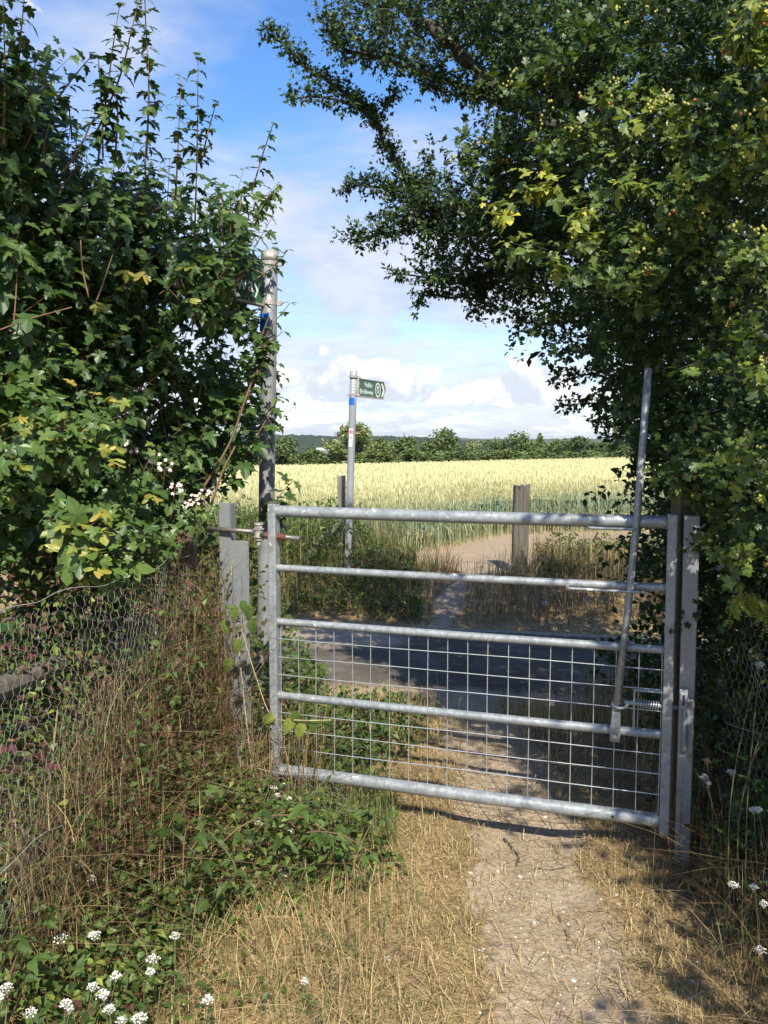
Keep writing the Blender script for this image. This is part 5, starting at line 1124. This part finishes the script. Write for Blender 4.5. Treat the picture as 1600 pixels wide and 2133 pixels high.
def build_plants():
    NP = [nettle_proto(s, h, l, ti) for s, h, l, ti in ((1, .22, .032, .66), (2, .27, .036, .60), (3, .18, .030, .76), (4, .30, .038, .52))]; BP = [bramble_proto(s) for s in (21, 22, 23)]; RP = [bramble_proto(31, True)]
    lab_n = 'small-leaved green weed on the left bank'; grp = 'weeds on the left bank'
    spots = [(100, 1760), (160, 1730), (215, 1700), (240, 1760), (300, 1720), (60, 1850), (130, 1880), (330, 1800), (250, 1860), (180, 1960), (90, 1950), (40, 2010), (130, 2040), (230, 2010), (320, 1900), (380, 1880), (420, 1830), (480, 1620), (500, 1650), (470, 1700), (450, 1560), (600, 1700), (640, 1720), (690, 1740), (620, 1780), (660, 1800), (700, 1790), (590, 1820), (640, 1860), (720, 1830), (560, 1760), (740, 1770), (250, 2080), (60, 2090), (340, 2050), (430, 1960), (20, 1780), (680, 1690), (760, 1800), (550, 1700)]
    gy = lambda py: float(np.interp(py, [1500, 1700, 1850, 2000, 2133], [3.25, 3.0, 2.65, 2.3, 2.05]))
    for i, (px, py) in enumerate(spots):
        Y = gy(py + 60) + .05 * rng.normal(); p = P(px, py, Y); p[2] = gz(p[0], Y); place(NP[i % 4], tuple(p), rng.uniform(0, 6.28), rng.uniform(.85, 1.2), lab_n, grp)
    lab_b = 'green bramble sprig on the left bank'; grp = 'brambles on the left bank'
    for i, (px, py) in enumerate([(120, 1900), (200, 1890), (330, 1880), (400, 1910), (260, 1950), (60, 2060), (430, 1860), (150, 2090), (560, 1830), (720, 1850), (620, 1500), (700, 1530)]):
        Y = gy(py + 40) if py > 1600 else 3.75; p = P(px, py, Y); z = gz(p[0], Y); place(BP[i % 3], (p[0], Y, z + .02 + (.06 if px < 450 else 0)), rng.uniform(0, 6.28), rng.uniform(.85, 1.2), lab_b if py > 1600 else 'green bramble sprig showing through the gate mesh', grp if py > 1600 else 'brambles behind the gate mesh')
    for px, py, Y, s in ((50, 1360, 2.45, .5), (35, 1560, 2.3, .7), (335, 1200, 3.2, .6), (315, 1270, 3.1, .45), (260, 1420, 2.95, .4)):
        p = P(px, py, Y); o = place(RP[0], (p[0] - .2 * s, Y, p[2] - .18 * s), rng.uniform(-.4, .4), s, f'dark red bramble leaves on the netting, {"lowest" if py == 1560 else "beside the fence post" if px > 300 else "near the left edge" if px < 100 else "mid fence"}' if px != 315 else 'dark red bramble leaves just below the fence post top')
    lab_y = 'white umbel flower in the weeds left of the path'; grp = 'white wildflowers left of the path'
    for i, (px, py, Y) in enumerate([(207, 1833, 2.45), (222, 1930, 2.3), (345, 1972, 2.25), (495, 1808, 2.75), (650, 1757, 2.95), (590, 1850, 2.75), (597, 1732, 3.0), (295, 2097, 2.0), (377, 2085, 2.05), (170, 2070, 2.05), (57, 2112, 1.95), (225, 2062, 2.05), (655, 2055, 2.2), (552, 1645, 3.1), (185, 1803, 2.5), (310, 1978, 2.2), (138, 1955, 2.25), (5, 2070, 1.95), (235, 2110, 2.0), (140, 2115, 1.95), (545, 1720, 2.95), (580, 1655, 3.1)]):
        Y -= .26 if px < 480 else .15; p = P(px, py, Y); z = gz(p[0], Y); h = max(.06, p[2] - z); yarrow(100 + i, (p[0], Y, z), h, lab_y, grp, False, 1 + (i * 7) % 2)
    lab_y = 'white umbel flower against the dark hedge at right'; grp = 'white wildflowers at the right hedge'
    for i, (px, py, Y, br) in enumerate([(1575, 1383, 2.3, 0), (1580, 1432, 2.3, 0), (1548, 1366, 2.3, 1), (1478, 1584, 2.55, 1), (1512, 1610, 2.5, 0), (1482, 1630, 2.5, 0), (1560, 1688, 2.3, 0), (1592, 1680, 2.25, 0), (1523, 1832, 2.25, 0), (1573, 1845, 2.2, 0), (1596, 1975, 2.05, 0)]):
        p = P(px, py, Y); z = gz(p[0], Y); h = max(.1, p[2] - z); yarrow(200 + i, (p[0], Y, z), h, lab_y if not br else 'withered brown umbel flower at the right hedge', grp if not br else 'withered wildflowers at the right hedge', bool(br), 1 + i % 2)
    for pr in NP + BP + RP: drop(pr)
    # yellow flowers
    for px, py, Y in ((25, 1918, 2.2), (57, 1965, 2.15), (78, 2026, 2.1), (668, 1553, 3.8)):
        p = P(px, py, Y); z = gz(p[0], Y); t = thing('yellow_flower', (p[0], p[1], z), 'small yellow flower in the green weeds at left' if py > 1600 else 'small yellow flower seen through the gate mesh', 'wildflower', 'yellow flowers at left' if py > 1600 else None)
        mb = MB(); mb.tube([(p[0], p[1], z - .02), p], .001, 4, False); mb.build('stem', M['herb'], t); mb = MB(); an = np.linspace(0, 2 * np.pi, 11)[:-1]
        ring = [p + .009 * (math.cos(w) * np.array([1, 0, 0]) + math.sin(w) * np.array([0, .6, .8])) * (1 if j % 2 else .7) for j, w in enumerate(an)]; mb.add(ring + [p + [0, -.002, .001]], [[j, (j + 1) % 10, 10] for j in range(10)]); mb.build('petals', M['yellow'], t, kind='stuff')
    # pale bramble blossom in the maple's edge
    for px, py, Y in ((275, 930, 3.2), (365, 1015, 3.25), (425, 1030, 3.4), (320, 955, 3.25), (345, 970, 3.25), (400, 1045, 3.3)):
        c = P(px, py, Y - .15); t = thing('blossom_cluster', tuple(c), 'pale pink bramble blossom at the edge of the maple', 'blossom', 'pale blossom clusters on the left'); mb = MB()
        for _ in range(9):
            p = c + rv() * .026; nrm = unit(np.array([.1, -1, .5]) + .5 * rv()); u = unit(np.cross(nrm, UP)); v = np.cross(nrm, u); an = np.linspace(0, 2 * np.pi, 11)[:-1]
            mb.add([p + .0085 * (1 if j % 2 else .5) * (math.cos(w) * u + math.sin(w) * v) for j, w in enumerate(an)] + [p - nrm * .002], [[j, (j + 1) % 10, 10] for j in range(10)])
        mb.build('petals', M['pinkish'], t, kind='stuff')
        mb = MB(); mb.tube([c - [.03, -.05, .12], c], .0015, 4, False); mb.build('stem', M['twig'], t)
    # nettle tip hanging in from the right edge
    a = [P(1640, 1330, 2.2), P(1600, 1270, 2.2), P(1560, 1245, 2.2), P(1520, 1255, 2.2)]; t = thing('stinging_nettle', (a[0][0], 2.2, gz(a[0][0], 2.2)), 'drooping nettle top with pale seed tassels at the right edge', 'nettle')
    q = catmull(a, 6); mb = MB(); mb.tube([np.array([a[0][0], 2.2, gz(a[0][0], 2.2)])] + list(q), .0022, 5, False); mb.build('stem', M['twig'], t); L = Leaves(SERR); mb = MB()
    for i in range(3, len(q), 2):
        ax = unit(np.array([rng.normal() * .5 + .2, -.3, -.8])); L.add(q[i], ax, unit(np.array([.5, -1, .3]) + .4 * rv()), rng.uniform(.035, .06), .72)
        for _ in range(9):
            p = q[i] + rv() * .012; tail = p + np.array([rng.normal() * .01, rng.normal() * .006, -rng.uniform(.02, .055)]); m_ = 7
            for w in np.linspace(0, 1, m_): b = p + (tail - p) * w + rv() * .002; mb.add(b + np.array([[.005, 0, 0], [-.003, .003, 0], [0, -.003, .005]]), [[0, 1, 2]], .97)
    L.done(); L.objects(range(len(L.P)), 'leaf', M['herb'], t); mb.build('seed_tassels', M['herb'], t, kind='stuff')
    # sprig with yellow leaves in front of the gate's left end
    t0 = P(530, 1290, 3.2); t = thing('climbing_sprig', (t0[0], 3.2, gz(t0[0], 3.2)), 'climbing weed sprig with yellow-green leaves over the gate stile foot', 'weed'); q = catmull([np.array([t0[0], 3.2, gz(t0[0], 3.2)]), P(495, 1310, 3.22), P(530, 1400, 3.2), P(565, 1490, 3.17), P(620, 1500, 3.12), P(690, 1500, 3.1)], 6)
    mb = MB(); mb.tube(q, .0018, 5, False); mb.build('stem', M['drystem'], t); L = Leaves(SERR)
    for px, py, ti, s in ((568, 1495, .98, .05), (607, 1505, .97, .055), (630, 1515, .95, .055), (655, 1505, .6, .05), (612, 1490, .6, .05), (680, 1505, .4, .045), (490, 1270, .75, .05), (520, 1270, .55, .05), (470, 1300, .8, .05), (525, 1300, .6, .05), (500, 1340, .8, .05), (480, 1380, .7, .05), (505, 1260, .5, .04)):
        L.add(P(px, py - 10, 3.13), unit(np.array([rng.normal() * .4, -.15, -.9])), unit(np.array([.2, -1, .4]) + .25 * rv()), s * 1.25, ti)
    L.done(); L.objects(range(len(L.P)), 'leaf', M['herb'], t)
build_plants()

# ------------------------------------------------------------------ chicken wire
def netting(name, A, B, z0, z1, label, bulge, post=False):
    t = thing(name, (A[0], A[1], gz(A[0], A[1])), label, 'fence'); mb = MB(); Ln = float(np.hypot(B[0] - A[0], B[1] - A[1])); cw = .036; ch = .030; d = np.array([B[0] - A[0], B[1] - A[1], 0]) / Ln; nn = np.array([-d[1], d[0], 0])
    def pt(s, z):
        z = z - .05 * np.sin(s * 2.2) * 0; return np.array([A[0], A[1], 0]) + d * (s + .007 * math.sin(z * 31 + s * 13)) + nn * (bulge * math.sin(math.pi * (z - z0) / (z1 - z0)) + .018 * math.sin(s * 6.1 + z * 3.7) + .006 * math.sin(s * 23 + z * 17)) + UP * (z + gz(A[0] + d[0] * s, A[1] + d[1] * s) + .008 * math.sin(s * 17 + z * 9))
    rows = int((z1 - z0) / ch); cols = int(Ln / cw)
    for r in range(rows):
        for c in range(cols):
            x = (c + .5 * (r % 2)) * cw; z = z0 + r * ch
            tp, l, rr = (x, z + ch * .62), (x - cw / 2, z + ch * .38 - ch * .0), (x + cw / 2, z + ch * .38)
            segs = [((x, z + ch * .66), (x - cw / 2, z + ch)), ((x, z + ch * .66), (x + cw / 2, z + ch)), ((x, z), (x, z + ch * .66))]
            for i, (a, b) in enumerate(segs): mb.tube([pt(*a), pt(*b)], .00075 if i == 2 else .00048, 3, False)
    o = mb.build('wire_netting', M['netting'], t, kind='stuff')
    for z in (z1, z0 + .34 * (z1 - z0)):
        mb = MB(); mb.tube([pt(s, z) for s in np.linspace(0, Ln, 30)], .0012, 5, False); mb.build('line_wire', M['netting'], t)
netting('netting_fence', (-.74, 3.40), (-.96, 1.75), .10, 1.02, 'rusty chicken wire fence running along the left bank', .03)
netting('netting_fence', (1.20, 2.95), (1.42, 2.05), .15, 1.0, 'chicken wire fence in the shade of the right hedge', -.02)
netting('loose_netting', (-.55, 3.15), (-.12, 3.02), .02, .22, 'crumpled loose chicken wire on the ground below the gate hinge', .03)

# ------------------------------------------------------------------ stones and fallen twigs
def build_stones():
    r = np.random.default_rng(5); ms = []
    for s in range(5):
        a = np.array([(0, 0, 1), (.94, 0, .2), (.29, .9, .2), (-.76, .55, .2), (-.76, -.55, .2), (.29, -.9, .2), (.6, .45, -.65), (-.25, .7, -.65), (-.75, 0, -.65), (-.25, -.7, -.65), (.6, -.45, -.65), (0, 0, -1)]) * (1 + .22 * r.normal(size=(12, 1))) * [1, .8, .6]
        f = [(0, 1, 2), (0, 2, 3), (0, 3, 4), (0, 4, 5), (0, 5, 1), (1, 6, 2), (2, 6, 7), (2, 7, 3), (3, 7, 8), (3, 8, 4), (4, 8, 9), (4, 9, 5), (5, 9, 10), (5, 10, 1), (1, 10, 6), (6, 11, 7), (7, 11, 8), (8, 11, 9), (9, 11, 10), (10, 11, 6)]
        mb = MB(); mb.add(a, f); ms.append(mb.mesh('chalk_stone', M['chalk']))
    def gpt(px, py):                                # where the sight line meets the ground
        lo = None
        for Y in np.arange(1.6, 12, .01):
            p = P(px, py, Y)
            if p[2] <= gz(p[0], Y): return p
        return P(px, py, 3)
    sp = [(1285, 1868, 9), (1292, 1885, 7), (1327, 1885, 7), (1196, 2045, 9), (1005, 1980, 8), (1113, 1922, 7), (1183, 1925, 6), (1038, 1817, 7), (980, 1820, 8), (1083, 1827, 7), (1135, 1703, 7), (1220, 1748, 7), (1443, 2048, 9), (862, 1765, 9), (883, 2065, 7), (1332, 2069, 7), (1280, 2100, 8), (1025, 2063, 6), (1155, 2012, 5), (1300, 2061, 5), (1436, 2082, 6), (808, 1998, 11), (1102, 2000, 5), (1252, 1874, 5), (1230, 1985, 5), (1138, 1258, 14), (940, 1208, 8), (1000, 2110, 5), (1180, 2095, 5), (1060, 1890, 5)]
    for i, (px, py, s) in enumerate(sp):
        p = gpt(px, py); d = math.hypot(p[1], 1.4); sz = s / FPX * d * .85; near = p[1] < 6
        o = bpy.data.objects.new('chalk_stone', ms[i % 5]); COL.objects.link(o); o.location = p + UP * sz * .2; o.scale = (sz, sz, sz); o.rotation_euler = (0, 0, r.uniform(0, 6))
        if (px, py) == (808, 1998): tag(o, 'bright white stone on the straw left of the bare path', 'stone')
        elif (px, py) == (1138, 1258): tag(o, 'large pale stone lying in the brown far verge', 'stone')
        else: tag(o, 'small pale chalk stone lying on the trodden path' if near else 'small pale stone at the field opening', 'stone', 'chalk stones on the path' if near else None)
    mb = MB(); x, y = region(2600, -.4, 1.3, 1.6, 5.0, lambda x, y: .15 + .85 * path_mask(x, y)); a = np.array(f)
    base = np.array([v.co[:] for v in ms[0].vertices])
    for xx, yy in zip(x, y): mb.add(base * rng.uniform(.0012, .0042) + [xx, yy, gz(xx, yy) + .001], a)
    o = mb.build('path_grit', M['chalk']); tag(o, 'fine pale grit scattered over the bare path', 'grit', kind='stuff')
    for pts, rad, lab in (([(1050, 1750), (1068, 1772), (1080, 1790), (1075, 1806)], .006, 'bent dark twig lying on the path below the gate'), ([(1115, 1812), (1145, 1816), (1178, 1810)], .005, 'short dark stick lying right of the bent twig'), ([(1162, 1912), (1178, 1950), (1183, 1985)], .004, 'thin brown twig lying along the middle of the path'), ([(1362, 1885), (1375, 1950), (1378, 1990)], .004, 'pale stalk lying at the shaded edge of the path'), ([(935, 1955), (990, 1930), (1035, 1910)], .0028, 'long straw stalk lying across the dry grass'), ([(1060, 2080), (1100, 2090), (1130, 2098)], .0025, 'thin straw stalk on the path near the bottom edge'), ([(1000, 1995), (1030, 1994), (1065, 1993)], .003, 'pale straw stalk at the left edge of the path')):
        q = catmull([gpt(*p) + UP * rad * .9 for p in pts], 6); mb = MB(); mb.tube(q + .002 * rng.normal(size=q.shape), np.linspace(rad, rad * .5, len(q)), 6, True); o = mb.build('fallen_twig', M['bark'] if 'dark' in lab or 'brown' in lab else M['drystem'], org=tuple(q[0])); tag(o, lab, 'twig')
build_stones()
def build_stalks():
    for pts, Y, rad, lab in (([(172, 1688), (168, 1760), (166, 1840)], 2.5, .0032, 'broken pale upright stalk in the green weeds at left'), ([(248, 1555), (215, 1600), (210, 1640), (222, 1672)], 2.68, .0022, 'curled pale stem hanging on the left netting'), ([(300, 1490), (330, 1600), (362, 1800)], 2.85, .0026, 'long bent dry stem leaning across the brown tangle'), ([(120, 1480), (105, 1620), (95, 1720)], 2.5, .0024, 'straight pale dry stem standing behind the netting'), ([(415, 1805), (428, 1790), (360, 1800)], 2.7, .0026, 'short pale straw stalk at the foot of the tangle'), ([(230, 1900), (300, 1880), (450, 1870)], 2.3, .0022, 'green bramble cane arching low over the left bank')):
        q = catmull([P(x, y, Y + .03 * i) for i, (x, y) in enumerate(pts)], 7); foot = q[-1].copy(); foot[2] = gz(foot[0], foot[1]); q = np.vstack([q, foot]); mb = MB(); mb.tube(q, np.linspace(rad, rad * .7, len(q)), 6, True)
        o = mb.build('dry_stalk', M['drystem'] if 'green' not in lab else M['herb'], org=tuple(foot)); tag(o, lab, 'stalk')
build_stalks()
ORD = 'first second third fourth fifth sixth seventh eighth ninth tenth eleventh twelfth thirteenth fourteenth fifteenth sixteenth seventeenth eighteenth nineteenth twentieth'.split()
ORD += ['twenty-' + w for w in ORD[:9]] + ['thirtieth'] + ['thirty-' + w for w in ORD[:9]] + ['fortieth'] + ['forty-' + w for w in ORD[:9]]
def number_off(group):
    ob = [o for o in bpy.data.objects if o.get('group') == group and o.parent is None]
    if len(ob) < 2: return
    px = project(np.array([o.location[:] for o in ob]))[0]
    for r_, i in enumerate(np.argsort(px)): ob[i]['label'] = ob[i]['label'] + ', ' + ORD[r_] + ' from the left'
for g_ in ('brambles on the left bank', 'weeds on the left bank', 'shrubs at the foot of the far hedgerow', 'trees of the far hedgerow', 'white wildflowers at the right hedge', 'withered wildflowers at the right hedge', 'white wildflowers left of the path', 'brambles behind the gate mesh', 'pale blossom clusters on the left', 'yellow flowers at left', 'chalk stones on the path'): number_off(g_)

# ------------------------------------------------------------------ air
def build_haze():
    m_ = bpy.data.materials.new('haze'); m_.use_nodes = True; nt = m_.node_tree; nt.nodes.clear(); o = nt.nodes.new('ShaderNodeOutputMaterial'); v = nt.nodes.new('ShaderNodeVolumePrincipled')
    v.inputs['Color'].default_value = (.82, .90, 1, 1); v.inputs['Density'].default_value = 4.5e-5; v.inputs['Anisotropy'].default_value = .2; nt.links.new(v.outputs[0], o.inputs['Volume'])
    mb = MB(); mb.box((0, 5000, 5), (20000, 14800, 130)); h = mb.build('haze', m_, kind='stuff'); h['label'] = 'thin blue summer haze over the distant hills'
build_haze()
